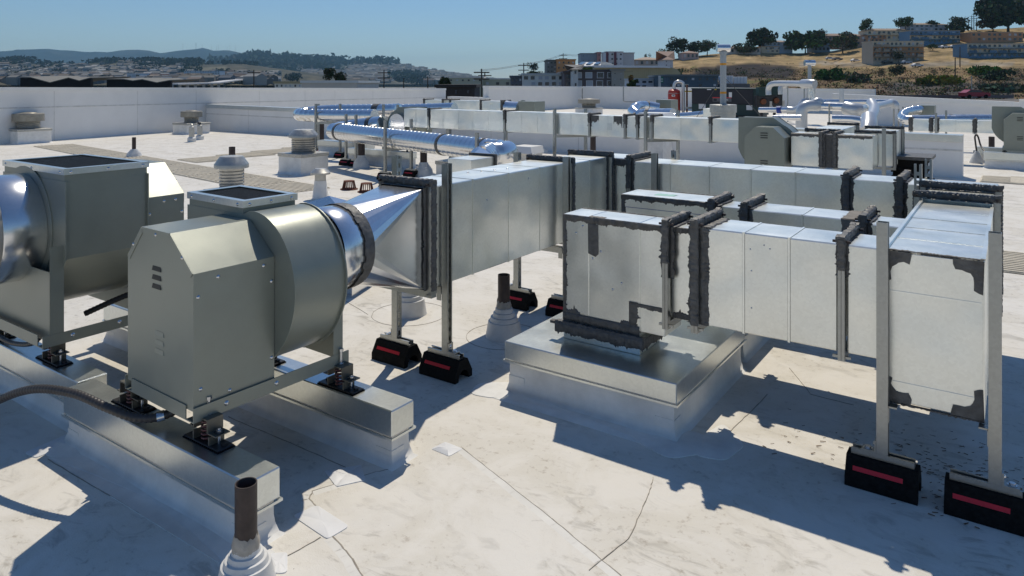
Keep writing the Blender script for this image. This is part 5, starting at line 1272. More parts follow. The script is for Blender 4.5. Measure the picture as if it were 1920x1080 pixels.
# ---- right hillside
HC = [(1150,140),(1190,128),(1225,117),(1280,108),(1330,102),(1380,98),(1440,99),(1500,100),(1560,96),(1625,84),(1700,72),(1760,62),(1820,56),(1880,54),(1960,48),(2060,40)]
def hcrest(px): return lerpline(HC, px)
def hdep(px, py):
    c = hcrest(px); t = max(0.0, min(1.0, ((195-py)/(195-c))))**(1/1.05); return 150+(390-150)*t
def hill(px, py): return at(px, py, hdep(px, py))
TAN, DRY, BURN, OLIVE, SOIL = (.36,.26,.135), (.24,.165,.085), (.035,.030,.028), (.14,.14,.045), (.16,.11,.065)
def hcol(px, py, t):
    py = py+2*math.sin(px*.05)
    n = fbm(px*.03, py*.09, 1.0); m = fbm(px*.05+40, py*.16, 1.6)
    c = Vector(TAN)
    if py > 128: c = Vector(DRY).lerp(Vector(SOIL), max(0,min(1,(py-128)/30)))
    c = c.lerp(Vector(OLIVE), max(0,min(.8,(m-.52)*3.5))*(.35 if py<125 else 1))
    # burnt bank above the plant unit
    if 1290 < px < 1505: 
        k = 1.25-abs(py-(134 if px>1340 else 138))/13.0; k *= min(1,(px-1290)/40.0)*min(1,(1505-px)/40.0)
        c = c.lerp(Vector(BURN), max(0,min(1,k*2.2+ (n-.5))))
    if 1615 < px < 1900 and py > 150:
        k = min(1,(px-1640)/40.0)*min(1,(py-150)/10.0); c = c.lerp(Vector((.06,.065,.07)), max(0,min(.9,k*(n*1.6))))
    if 1830 < px and 128 < py < 160: c = c.lerp(Vector(BURN), max(0,min(.85,(n-.35)*3)))
    if 1500 < px < 1900 and 116 < py < 120+.002*px: c = c.lerp(Vector((.30,.27,.22)), .7)
    return tuple(c*(.75+.5*n))
terrain('hillside', 1130, 2060, 6, hcrest, 150, 390, 195, 34, hcol, 'hillsoil', 1.2)

# ---- leaf clumps
def leafquad(mb, cols, c, r, col, k=1.0):
    d = Vector((RNG.gauss(0,1),RNG.gauss(0,1),RNG.gauss(0,.7))).normalized(); u = d.orthogonal().normalized(); v = d.cross(u)
    a = RNG.uniform(0,6.28); u, v = u*math.cos(a)+v*math.sin(a), v*math.cos(a)-u*math.sin(a)
    r1, r2 = r*RNG.uniform(.6,1.3), r*RNG.uniform(.45,.9); n = len(mb.v)
    mb.v += [c-u*r1-v*r2*.4, c-v*r2, c+u*r1, c+v*r2]; mb.f.append((n,n+1,n+2,n+3))
    q = tuple(x*k*RNG.uniform(.65,1.4) for x in col); cols += [q]*4
DARKLEAF, MIDLEAF, GREYLEAF, BRIGHTLEAF, DRYLEAF = (.050,.068,.034), (.075,.105,.040), (.10,.115,.065), (.12,.18,.03), (.20,.13,.04)
def crownmesh(mb, cols, c, rx, ry, rz, n, lr, col, lobes=7):
    """leaves in several overlapping lobes with gaps between them"""
    L = [(c + Vector((RNG.uniform(-.62,.62)*rx, RNG.uniform(-.62,.62)*ry, RNG.uniform(-.5,.62)*rz)), RNG.uniform(.34,.55)) for _ in range(lobes)]
    for _ in range(n):
        p, s = RNG.choice(L); d = Vector((RNG.gauss(0,1),RNG.gauss(0,1),RNG.gauss(0,1))).normalized()*(RNG.random()**.33)
        q = p + Vector((d.x*rx*s, d.y*ry*s, d.z*rz*s)); leafquad(mb, cols, q, lr, col)
    return L
def tree(label, px, pyb, pyt, wpx, dep, col=DARKLEAF, n=520, group='trees on the hillside', trunk=.16, name='tree', zb=None, lobes=8, cat='tree'):
    base = at(px, pyb, dep); top = at(px, pyt, dep); h = top.z-base.z; w = wpx*dep/F_PX/2
    if zb is not None: base.z = zb
    T = thing(name, label, cat, base, 0, group)
    c = Vector((0,0,top.z-base.z-h*(1-trunk)/2)); rz = h*(1-trunk)/2
    mb = MB(); cols = []; L = crownmesh(mb, cols, c, w, w*.9, rz*1.05, int(n*1.9), max(.16, w*.10), col, lobes+4)
    o = mb.build('crown', MATS['leaf'], T, raw=True); tinted(o, cols)
    tm = MB(); r = max(.12, h*.028); j = Vector((RNG.uniform(-.05,.05)*w, 0, max(.3,c.z-rz*.7)))
    tm.tube([(0,0,-.6),(r*.2,0,j.z*.5),j], [r*1.3,r,r*.75], 7)
    for p, s in L[:5]: tm.tube([j, j.lerp(p,.5)+Vector((0,0,-.05*h)), p], [r*.6,r*.4,r*.15], 5)
    tm.build('trunk', MATS['bark'] if 'bark' in MATS else mat('bark',(.09,.07,.05),.9), T, 60)
    return T
treelist = [('rounded dark tree at the left end of the hilltop, tallest of its cluster',1272,104,71,40,DARKLEAF,600),('broad dark tree right of the tallest in the left hilltop cluster',1300,104,78,38,DARKLEAF,480),
 ('open dark tree next to the tall flue, in the left hilltop cluster',1326,104,73,40,GREYLEAF,480),('low tree at the left foot of the hilltop cluster',1250,111,92,34,GREYLEAF,360),('narrow dark tree behind the long tan warehouse',1214,121,99,14,DARKLEAF,260),
 ('wide umbrella tree behind the small houses on the ridge',1428,96,54,64,DARKLEAF,650),('low dark tree in front of the pale houses left of the umbrella tree',1395,103,81,46,GREYLEAF,420),('big dense tree standing among the blue-grey houses',1510,100,60,78,MIDLEAF,800),
 ('tree crown rising behind the big dense tree',1540,84,55,36,GREYLEAF,300),('dark spreading tree with its shadow on the dry slope',1580,99,61,52,GREYLEAF,520),('lone tree on the skyline left of the upper apartments',1628,66,34,36,MIDLEAF,380),
 ('tree on the skyline above the pale apartments',1698,56,31,38,MIDLEAF,380),('low dome of a tree above the top apartments',1750,50,38,30,DARKLEAF,240),('large bushy tree right of the top apartments',1799,64,28,42,GREYLEAF,480),
 ('dark evergreen below the bushy tree at the top right',1795,66,42,50,DARKLEAF,420),('olive bushy tree at the foot of the huge tree',1862,60,26,56,GREYLEAF,560),('huge dark tree filling the top right corner',1890,62,-14,104,DARKLEAF,1400),('dark tree at the right frame edge beside the huge tree',1930,62,5,60,DARKLEAF,500),
 ('small dark tree in front of the stepped apartment block',1684,119,94,24,DARKLEAF,260),('small tree between the stepped block and the parked cars',1749,96,82,22,MIDLEAF,220)]
for (lab,px,b,t,w,c,n) in treelist: tree(lab, px, b, t, w, hdep(px, min(b, 190)), c, n)
def bush(label, px, pyb, pyt, wpx, col, n=220, dep=None):
    dep = dep or hdep(px, pyb); base = at(px,pyb,dep); h = (pyb-pyt)*dep/F_PX; w = wpx*dep/F_PX/2
    mb = MB(base); cols = []; crownmesh(mb, cols, base+Vector((0,0,h*.36)), w, w*.8, h*.62, int(n*1.8), max(.14,w*.10), col, 12)
    o = mb.build('bush', MATS['leaf'], raw=True); o.location = base; tinted(o, cols); return tag(o, label, 'bush', 'bushes on the hillside')
for lab,px,b,t,w,c,n in (('round black-green bush below the stepped apartment block',1682,145,120,32,DARKLEAF,420),('smaller round dark bush left of the black-green one',1651,141,121,18,DARKLEAF,260),('bright green bush beside the upright white flue',1560,149,126,60,(.06,.12,.02),500),('grey-green bush right of the bright green one',1605,154,134,60,GREYLEAF,420),
   ('yellow-green broom patch on the slope below the cars',1760,158,142,90,(.20,.19,.03),520),('bright green hedge running down the slope at right',1845,140,124,70,BRIGHTLEAF,420),('grey-green hedge above the right wall end',1885,172,158,110,GREYLEAF,700),('dark shrub at the right of the slope beside the lamp',1868,150,132,60,DARKLEAF,260),('olive shrub behind the second flue',1432,165,148,40,OLIVE,240),('small dark shrub alone above the parapet step',1741,163,155,14,DARKLEAF,140),('dark green shrub mass left of the dark blue-grey building',1262,150,127,46,MIDLEAF,420)):
    bush(lab,px,b,t,w,c,n)
# ground cover
mb = MB(); cols = []
for _ in range(2200):
    px = RNG.uniform(1270,2000); py = RNG.uniform(118,192)
    if RNG.random() > (.10 if py < 130 else .9): continue
    if fbm(px*.05+40, py*.16, 1.6) < .40 and RNG.random() < .6: continue
    p = hill(px,py); r = RNG.uniform(.5,1.7); col = RNG.choice([OLIVE,SOIL,DRY,GREYLEAF,MIDLEAF,MIDLEAF,(.20,.15,.06),SOIL])
    for _ in range(14): leafquad(mb, cols, p+Vector((RNG.gauss(0,.6)*r,RNG.gauss(0,.6)*r,abs(RNG.gauss(0,.35))*r)), .22*r, col)
o = mb.build('scrub', MATS['leaf'], raw=True); tinted(o, cols); tag(o, 'low dry scrub and grass tufts covering the hillside', 'scrub', kind='stuff')

# ---- buildings
PAINT = {}
def paint(c, rough=.8):
    c = tuple(min(.82, x*1.55) if max(c) > .06 else x for x in c)
    k = tuple(round(x,3) for x in c)
    if k not in PAINT: PAINT[k] = mat('paint_%d' % len(PAINT), c, rough, noise=.08, nscale=.6)
    return PAINT[k]
GLASS = mat('window_glass', (.035,.045,.06), .12, spec=.8); WHITEFR = paint((.55,.56,.56)); BEIGE = (.42,.37,.29)
def block(label, px0, px1, pyt, pyb, dep, wall, roofc=None, floors=3, bays=8, name='apartment_block', cat='building', group=None, yaw=0.0, depth=10.0, zbase=None, parapet=True, balc=None, wh=.5, ww=.5, frame=False, hip=0.0, win=True, sidec=None, bandcols=None):
    """building facing the camera: wall, roof, windows (each its own part), balcony slabs"""
    a, b = at(px0,pyt,dep), at(px1,pyt,dep); w = (b-a).length; base = at((px0+px1)/2,pyb,dep); h = a.z-base.z
    T = thing(name, label, cat, Vector((base.x,base.y,base.z)), YAW+yaw, group)
    z0 = (zbase-base.z) if zbase is not None else -1.5
    wl_ = MB().box((-w/2,0,z0),(w/2,depth,h)).build('wall', paint(wall), T)
    rc = paint(roofc or tuple(x*.8 for x in wall))
    if hip: MB().add([(-w/2-.4,-.4,h),(w/2+.4,-.4,h),(w/2+.4,depth+.4,h),(-w/2-.4,depth+.4,h),(-w/2+depth*.4,depth/2,h+hip),(w/2-depth*.4,depth/2,h+hip)],[(0,1,5,4),(1,2,5),(2,3,4,5),(3,0,4),(0,3,2,1)]).build('roof', rc, T)
    else: MB().box((-w/2-.15,-.15,h),(w/2+.15,depth+.1,h+.25)).build('roof', rc, T)
    fh = h/floors; bw = w/bays
    if bandcols:
        for f, c in enumerate(bandcols): 
            if c: MB().box((-w/2-.02,-.04,f*fh+.05),(w/2+.02,-.005,(f+1)*fh-.05)).build('storey_band', paint(c), T)
    yo = -.05 if bandcols else -.01
    if win:
        for f in range(floors):
            for i in range(bays):
                if RNG.random() < .06: continue
                x = -w/2+bw*(i+.5+RNG.uniform(-.06,.06)); zc = f*fh+fh*.55; hw, hh = bw*ww/2, fh*wh/2
                wdw = MB().box((x-hw,yo-.05,zc-hh),(x+hw,yo,zc+hh)).build('window', GLASS if RNG.random()<.72 else paint((.34,.36,.38)), T)
                if frame: MB().ring('y', yo-.08, yo-.01, (x-hw,zc-hh), (x+hw,zc+hh), fh*.06).build('window_frame', WHITEFR, wdw)
    if balc:
        for f in range(1, floors+ (1 if balc=='top' else 0)):
            sl = MB().box((-w/2,-1.3,f*fh-.12),(w/2,-.06,f*fh+.06)).build('balcony', paint(tuple(x*.7 for x in wall)), T)
            for k in range(max(2,bays//2)):
                x0 = -w/2+w*k/(max(2,bays//2))+.3
                if RNG.random() < .7: MB().box((x0,-1.32,f*fh+.07),(x0+w/(max(2,bays//2))*.7,-1.26,f*fh+1.0)).build('balustrade', paint(tuple(x*[.6,.75,.9][k%3] for x in wall)), sl)
    return T
GH = 'apartment blocks on the hillside'
def hb(label, px0, px1, pyt, pyb, wall, **k):
    return block(label, px0, px1, pyt, pyb, hdep((px0+px1)/2, min(pyb,190))-2, wall, group=GH, **k)
SLATE, TANB, CREAM = (.085,.17,.27), (.32,.185,.105), (.46,.40,.29)
hb('stepped cream and tan apartment block above the parked cars', 1637,1732,78,116, (.36,.31,.24), roofc=CREAM, floors=4, bays=12, balc='yes', bandcols=[(.30,.26,.20),(.30,.175,.10),(.33,.20,.11),CREAM])
hb('blue-grey three storey block behind the stepped one', 1706,1800,58,82, SLATE, roofc=(.30,.27,.22), floors=3, bays=11, balc='yes', bandcols=[SLATE,CREAM,(.14,.20,.27)])
hb('blue-grey block with cream bands at the right frame edge', 1814,1925,82,108, SLATE, roofc=(.30,.27,.22), floors=3, bays=12, balc='yes', bandcols=[SLATE,CREAM,CREAM])
hb('tan two storey block above the blue-grey one at right', 1821,1918,61,78, TANB, roofc=(.36,.30,.22), floors=2, bays=10)
hb('long cream block near the top of the slope', 1626,1708,57,75, CREAM, roofc=(.20,.15,.11), floors=2, bays=9, hip=1.4, balc='yes')
hb('blue-grey block highest on the ridge', 1706,1778,46,58, (.22,.27,.32), roofc=(.22,.17,.12), floors=2, bays=8, hip=1.2)
hb('low brown-tan block left of the cream one', 1618,1662,66,79, TANB, roofc=(.20,.14,.10), floors=2, bays=6, hip=1.2)
hb('long tan block in the middle of the ridge', 1535,1622,67,86, (.30,.21,.15), roofc=(.19,.14,.11), floors=2, bays=10, hip=1.5)
hb('blue-grey house right of the big dense tree', 1527,1556,77,97, (.14,.20,.27), roofc=(.26,.19,.14), floors=2, bays=4, hip=1.4)
hb('blue-grey terrace left of the big dense tree', 1434,1486,79,95, (.19,.25,.31), roofc=(.20,.15,.12), floors=2, bays=7, hip=1.2)
hb('small cream house in front of the blue-grey terrace', 1428,1461,87,99, CREAM, roofc=(.24,.18,.14), floors=2, bays=4, hip=1.4)
hb('pale low house row at the left end of the ridge', 1361,1426,90,101, (.40,.38,.35), roofc=(.20,.15,.12), floors=1, bays=8, hip=1.0)
hb('pinkish house behind the left hilltop trees', 1280,1310,99,111, (.34,.26,.24), roofc=(.22,.15,.12), floors=1, bays=4, hip=1.2)
GB = 'town buildings beyond the parapet'
def tb(label, px0, px1, pyt, pyb, dep, wall, **k): return block(label, px0, px1, pyt, pyb, dep, wall, group=GB, zbase=-10.0, **k)
tb('white two storey building with large windows above the parapet', 980,1058,141,163, 95, (.50,.51,.48), floors=2, bays=6, wh=.55, ww=.55, depth=14)
tb('dark brown building with white framed windows right of the white one', 1074,1155,134,165, 88, (.10,.085,.085), roofc=(.07,.06,.06), floors=2, bays=4, wh=.62, ww=.55, frame=True, depth=16)
tb('dark brown wing joining the white and the white framed building', 1058,1074,137,165, 90, (.12,.10,.10), floors=2, bays=1, depth=12)
tb('pale stair tower in front of the dark brown building', 1074,1084,130,165, 86.5, (.46,.46,.44), roofc=(.12,.12,.12), floors=3, bays=1, ww=.3, hip=.6, depth=4)
tb('blank concrete end wall right of the dark brown building', 1147,1170,133,165, 87, (.26,.25,.22), floors=3, bays=2, ww=.15, wh=.15, depth=14)
tb('orange stepped house above the white building', 1044,1079,113,142, 150, (.42,.21,.09), floors=3, bays=4, ww=.3, wh=.35, depth=10)
tb('dark grey house left of the orange one', 1025,1044,114,138, 152, (.13,.14,.14), floors=3, bays=3, ww=.5, wh=.3, depth=10)
tb('blue-grey tall house with a pink side wall', 1089,1120,101,118, 215, (.20,.24,.27), floors=2, bays=3, ww=.15, wh=.15, depth=9)
tb('pink narrow house beside the blue-grey tall one', 1120,1127,99,118, 214, (.38,.20,.18), floors=2, bays=1, ww=.3, wh=.2, depth=9)
tb('white block with dark red stripes and balconies', 1136,1168,98,124, 205, (.48,.49,.50), floors=3, bays=4, ww=.4, wh=.35, depth=10, bandcols=None)
tb('plain pale rear part of the red striped block', 1168,1189,100,124, 206, (.40,.41,.41), floors=3, bays=2, win=False, depth=12)
for k,(px) in enumerate((1138.5,1153.5)):
    p0 = at(px-2.2,98,204.6); p1 = at(px+2.2,98,204.6); q = at(px,124,204.6)
    T = thing('wall_stripe', 'dark red vertical stripe on the white block, %s' % ('left one' if k==0 else 'right one'), 'facade panel', q, YAW); wv_ = (p1-p0).length/2
    MB().box((-wv_,-.25,0),(wv_,0,p0.z-q.z)).build('panel', paint((.12,.05,.06)), T)
tb('small brown roofed bungalow row behind the warehouse', 1190,1245,112,124, 230, (.32,.29,.25), roofc=(.26,.20,.15), floors=1, bays=6, hip=1.0, depth=10)
tb('white gabled house at the foot of the hill', 1246,1262,112,126, 190, (.46,.47,.48), roofc=(.22,.15,.12), floors=2, bays=2, hip=2.4, depth=9, ww=.2,wh=.25)
tb('small white two storey house below the warehouse', 1190,1226,150,166, 110, (.48,.50,.52), floors=2, bays=3, ww=.6, wh=.4, depth=10)
tb('dark blue-grey building behind the red tank', 1252,1346,143,166, 100, (.055,.085,.11), roofc=(.10,.12,.13), floors=2, bays=7, ww=.35, wh=.35, depth=14)
tb('pale olive two storey building with dark windows', 841,905,146,166, 130, (.30,.31,.24), roofc=(.45,.45,.42), floors=2, bays=6, ww=.3, wh=.3, depth=14)
tb('pale olive lower wing right of the two storey one', 905,962,149,166, 132, (.27,.28,.22), roofc=(.45,.45,.42), floors=1, bays=3, ww=.3, wh=.3, depth=14)
tb('dark grey row house left of the white building', 957,980,145,166, 100, (.09,.10,.12), floors=2, bays=3, ww=.5, wh=.4, depth=10)
tb('low dark brown shed behind the gap in the parapet', 818,890,164,182, 62, (.055,.045,.04), floors=1, bays=3, ww=.12, wh=.4, depth=10)
tb('pale flat roof strip just above the parapet', 566,670,155.5,166, 75, (.46,.43,.38), roofc=(.55,.53,.50), floors=1, bays=5, win=False, depth=12)
tb('white low hall with dark windows just above the parapet', 515,566,156.5,166, 85, (.55,.52,.46), roofc=(.30,.25,.15), floors=1, bays=6, ww=.3, wh=.4, depth=12)
# warehouse with curved white edge
a, b = at(1114,124,140), at(1276,128,140); T = thing('warehouse', 'long tan ribbed warehouse with a white roof edge below the hill', 'building', at(1195,152,140), YAW, GB)
w = (b-a).length; h = a.z-at(1195,152,140).z
MB().prism([(-w/2,-12),(w/2,-12),(w/2,h*.55),(w*.46,h*.80),(w*.36,h*.95),(-w/2,h*.98)], 'y', 0, 26).build('wall', paint((.30,.26,.16)), T)
for k in range(40):
    x = -w/2+w*.90*(k+.5)/40; MB().box((x-.05,-.05,-6),(x+.05,-.002,h*.93)).build('rib', paint((.33,.285,.18)), T)
MB().prism([(-w/2,h*.90),(w*.30,h*.89),(w*.37,h*.86),(w*.38,h*.93),(w*.30,h*1.02),(-w/2,h*1.06)], 'y', -.6, 26).build('roof_edge', paint((.62,.60,.56)), T)
MB().box((-w*.17,-.07,h*.60),(-w*.05,-.052,h*.66)).build('faded_sign_band', paint((.25,.215,.135)), T)
# building with three rooflights and a barrel roof
T = thing('rooflight_building', 'low building with white roof and three dark solar panels', 'building', at(1100,132,145), YAW, GB); w = 50*145/F_PX; h = 12*145/F_PX
MB().box((-w/2,0,-12),(w/2,12,h*.6)).build('wall', paint((.22,.24,.24)), T); MB().add([(-w/2-.5,-.8,h*.7),(w/2,-.8,h*.7),(w/2+1.5,10,h*1.5),(-w/2+3.2,10,h*1.5)],[(0,1,2,3)]).add([(-w/2-.5,-.8,h*.6),(w/2,-.8,h*.6),(w/2,-.8,h*.7),(-w/2-.5,-.8,h*.7)],[(0,1,2,3)]).build('roof', paint((.62,.62,.60)), T)
for k in range(3):
    x = -w/2+1.0+k*w*.30; MB().add([(x,.8,h*.70+.35),(x+w*.17,.8,h*.70+.35),(x+w*.17+1.3,6.5,h*1.22+.35),(x+1.3,6.5,h*1.22+.35),(x,.8,h*.70+.2),(x+w*.17,.8,h*.70+.2),(x+w*.17+1.3,6.5,h*1.22+.2),(x+1.3,6.5,h*1.22+.2)],[(0,1,2,3),(0,4,5,1),(1,5,6,2),(3,2,6,7),(0,3,7,4)]).build('solar_panel', paint((.02,.025,.04),.2), T)
for k in range(3): MB().box((-w*.42+k*w*.28,-.06,h*.05),(-w*.42+k*w*.28+w*.14,-.01,h*.5)).build('window', GLASS, T)
T = thing('barrel_roof_hall', 'pale barrel roofed hall behind the solar panel building', 'building', at(1132,126,165), YAW, GB); w = 42*165/F_PX
MB().prism([(-w/2,-12)]+[(-w/2*math.cos(math.pi*k/12), 1.2*math.sin(math.pi*k/12)) for k in range(13)]+[(w/2,-12)], 'y', 0, 20).build('vault', paint((.36,.36,.34)), T, 40)
# white tanks
T = thing('storage_tanks', 'pair of white slatted tanks on a dark platform behind the flue', 'tank', at(1379,157,105), YAW, GB); s_ = 105/F_PX
for k,(x0,x1,h) in enumerate(((-23,-4,15),(-3,22,13))): 
    tk = MB().box((x0*s_,0,0),(x1*s_,2.5,h*s_),.05).build('tank', paint((.55,.57,.60)), T)
    for j in range(1,4): MB().box((x0*s_+(x1-x0)*s_*j/4-.04,-.05,0),(x0*s_+(x1-x0)*s_*j/4+.04,-.003,h*s_)).build('rib', paint((.40,.42,.45)), tk)
MB().box((-26*s_,-.3,-11),(26*s_,3,-.02)).build('platform', paint((.10,.10,.10)), T)
# green road sign
T = thing('road_sign', 'green road sign on a post left of the red tank', 'sign', at(1237,166,95), YAW); s_ = 95/F_PX
MB().box((-.15,0,-8),(.15,.2,24*s_)).build('post', paint((.45,.45,.43)), T); MB().box((0.2,-.1,11*s_),(6.5*s_,.1,22*s_)).build('panel', paint((.02,.14,.09)), T)
for k in range(2): MB().box((1.2*s_,-.13,(13+4*k)*s_),(5.4*s_,-.105,(14.6+4*k)*s_)).build('lettering', paint((.5,.55,.52)), T)
# black saw-tooth roofs at left
def saw(label, pts, dep, pyb=162):
    T = thing('folded_roof', label, 'building', at((pts[0][0]+pts[-1][0])/2, pyb, dep), YAW, 'black folded roofs above the left parapet'); s_ = dep/F_PX; cx_ = (pts[0][0]+pts[-1][0])/2
    poly = [((pts[0][0]-cx_)*s_,-9)]+[((x-cx_)*s_,(pyb-y)*s_) for x,y in pts]+[((pts[-1][0]-cx_)*s_,-9)]
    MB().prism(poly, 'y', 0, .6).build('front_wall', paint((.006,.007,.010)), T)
    for (x0,y0),(x1,y1) in zip(pts[:-1],pts[1:]):
        p0,p1 = Vector(((x0-cx_)*s_,-.2,(pyb-y0)*s_+.03)), Vector(((x1-cx_)*s_,-.2,(pyb-y1)*s_+.03)); b_ = Vector((0,12,.25)); d_ = Vector((0,0,.12))
        MB().add([p0,p1,p1+b_,p0+b_,p0+d_,p1+d_,p1+b_+d_,p0+b_+d_],[(0,3,2,1),(4,5,6,7),(0,1,5,4),(1,2,6,5),(2,3,7,6),(3,0,4,7)]).build('roof_slope', paint((.12,.12,.11)), T)
saw('black folded roof with white posts above the left parapet', [(38,145.5),(58,146),(95,156),(130,147),(150,152.5),(170,147)], 110)
saw('second black folded roof with pale windows above the left parapet', [(200,149.5),(232,149.5),(250,152.5),(268,150),(295,156),(320,151.5)], 112)
# viaduct
T = thing('viaduct', 'pale road viaduct curving across the valley at left', 'bridge', at(400,156,600)); off = at(400,156,600)
vp = [at(322,157.5,520),at(360,156.5,560),at(400,155.5,600),at(430,151.5,650),(at(470,148.5,720)),at(520,147.5,800)]
for p,q in zip(vp[:-1],vp[1:]): MB(off).bar(p,q,9,1.0).build('deck_span', paint((.42,.42,.42)), T)
for k in range(14):
    t = k/13*(len(vp)-1); i = min(int(t),len(vp)-2); p = vp[i].lerp(vp[i+1], t-i); MB(off).bar(p-Vector((0,0,.5)), Vector((p.x,p.y,-10)), 1.6).build('pier', paint((.30,.30,.30)), T)

# ---- trees and poles just beyond the parapet
GT = 'trees in the town below'
tree('dark conifer clump standing above the parapet in the middle left', 617,160,127,30, 140, DARKLEAF, 700, GT, .1, zb=-10, lobes=10); tree('lower right half of the dark conifer clump', 637,160,134,26, 142, DARKLEAF, 520, GT, .1, zb=-10, lobes=8)
tree('small dark tree left of the pale olive building', 832,166,145,26, 115, (.04,.055,.02), 420, GT, .15, zb=-10)
tree('rusty brown low tree left of the dark conifer clump', 592,160,152,20, 145, DRYLEAF, 200, GT, .1, zb=-10); tree('tree crown behind the white building roof', 1003,145,133,30, 170, DARKLEAF, 260, GT, .1, zb=-10)
tree('distant round tree left of the dark grey house', 1000,135,117,24, 330, (.05,.07,.06), 260, GT, .1, zb=-10); tree('small yellow-green hedge tree below the solar panels', 1102,133,127,20, 128, BRIGHTLEAF, 180, GT, .1, zb=-10)
tree('tan dry tree below the warehouse', 1184,160,140,10, 105, (.30,.18,.07), 160, GT, .2, zb=-10); tree('green tree right of the tan dry one', 1186,168,150,22, 100, (.05,.08,.02), 260, GT, .2, zb=-10)
def pole(label, px, pyt, dep, arms=2, w=.28, group='power poles'):
    p = at(px,pyt,dep); T = thing('power_pole', label, 'pole', (p.x,p.y,-10), YAW, group)
    MB().lathe([(w*.7,0),(w*.4,p.z+10)], seg=8).build('post', MATS['bark'], T, 60)
    for k in range(arms): MB().box((-1.3,-.09,p.z+10-.7-1.1*k),(1.3,.09,p.z+10-.5-1.1*k)).build('crossarm', MATS['bark'], T)
    return T
for lab,px,pyt,dep,a_ in (('power pole rising above the parapet near the viaduct end',476,131,150,1),('power pole with crossarm right of the conifer clump',720,131,150,2),('thin pole right of the crossarm pole',757,146,160,0),('slim pole in front of the hillside houses',802,143,170,0),('tall power pole over the pale olive building',903,129,120,2),('second power pole just right of the tall one',909,136,140,2),('power pole above the dark grey row house',982,118,170,3),('power pole on the skyline left of the orange house',1056,100,230,3)): pole(lab,px,pyt,dep,a_)
for k,(px,pyt,pyb) in enumerate(((1816,36,58),(1822,29,57),(1826,25,56),(1831,33,57),(1800,88,126),(1791,108,142))):
    d_ = hdep(px,pyb); p, q = at(px,pyt,d_), at(px,pyb,d_); T = thing('power_pole', ['leftmost of the pole cluster left of the huge tree','second pole of the cluster left of the huge tree','tallest pole of the cluster left of the huge tree','rightmost of the pole cluster left of the huge tree','thin pole in front of the block at the right edge','thin pole below the stepped block on the slope'][k], 'pole', q, YAW, 'power poles')
    MB().lathe([(.22,-1),(.16,p.z-q.z)], seg=8).build('post', MATS['bark'], T, 60)
    if k < 4:
        for j in range(3): MB().box((-1.2,-.08,p.z-q.z-.6-1.2*j),(1.2,.08,p.z-q.z-.45-1.2*j)).build('crossarm', MATS['bark'], T)
T = thing('street_lamp', 'thin pale lamp post behind the right wall', 'lamp post', at(1822,176,120), YAW); MB().lathe([(.12,-6),(.07,34*120/F_PX)], seg=8).build('post', M['strut'], T, 60)
T = thing('power_line', 'thin wires strung between the skyline poles', 'wire', at(1056,103,230)); off = at(1056,103,230)
for dy in (0,2): MB(off).tube(smoothpath([at(900,131+dy,121),at(940,127+dy,145),at(982,120+dy,170)],6), .03, 4).build('wire', M['rope'], T); MB(off).tube(smoothpath([at(982,120+dy,170),at(1020,113+dy,200),at(1056,102+dy,230),at(1075,103+dy,240),at(1095,103+dy,250)],6), .04, 4).build('wire', M['rope'], T)

# ---- cars
def car(label, p, rz, col, s=1.0):
    T = thing('parked_car', label, 'car', p, rz, 'cars on the hillside roads')
    MB().prism([(-2.1,.35),(2.1,.35),(2.15,.75),(1.9,.95),(1.0,1.0),(.45,1.42),(-1.1,1.45),(-1.8,1.0),(-2.15,.95)], 'y', -.85, .85).build('body', paint(col,.3), T, 25)
    MB().prism([(.85,1.0),(.40,1.36),(-1.05,1.39),(-1.6,1.02)], 'y', -.87, .87).build('windows', GLASS, T)
    for x in (-1.35,1.35):
        for y in (-.82,.82): MB().lathe([(.32,-.1),(.32,.1)], (x,y,.33), 'y', 14).build('wheel', M['rubber'], T, 40)
for lab,px,py,col in (('white car highest on the bend of the hill road',1556,112,(.6,.6,.6)),('dark car right of the highest white one',1571,113,(.12,.12,.13)),('white car in the middle of the hill road',1604,116,(.6,.6,.6)),('black car left of the stepped block',1629,118.5,(.02,.02,.02)),('silver car below the stepped block',1656,119,(.35,.37,.4)),('dark car next to the silver one',1663,119.5,(.05,.05,.06)),('blue-grey car below the right part of the stepped block',1700,119.5,(.25,.30,.36)),('white low car on the lower road edge',1720,125.5,(.6,.6,.6)),
    ('white van in the row right of the small tree',1760,90.5,(.6,.6,.6)),('white car in the row right of the small tree',1772,90.5,(.55,.55,.55)),('white car under the poles',1790,90,(.55,.56,.58)),('pale car at the left of the right edge block',1812,90.5,(.5,.5,.52))):
    car(lab, hill(px,py), YAW+RNG.uniform(-.2,.2), col)
car('dark red car passing behind the right parapet', at(1827,184.5,118), YAW, (.22,.015,.03))
T = thing('road_barrier', 'dark road barrier along the street behind the right parapet', 'barrier', at(1750,184,122)); off = at(1750,184,122); MB(off).bar(at(1650,181,122),at(1900,181,122),.2,.5).build('rail', paint((.10,.09,.09)), T)
mb = MB(); mb.add([at(1600,186,126),at(2000,186,126),at(2000,190,112),at(1600,190,112)],[(0,1,2,3)]); struct('street', mb, mat('street_asphalt',(.16,.145,.13),.9,noise=.2,nscale=.3))

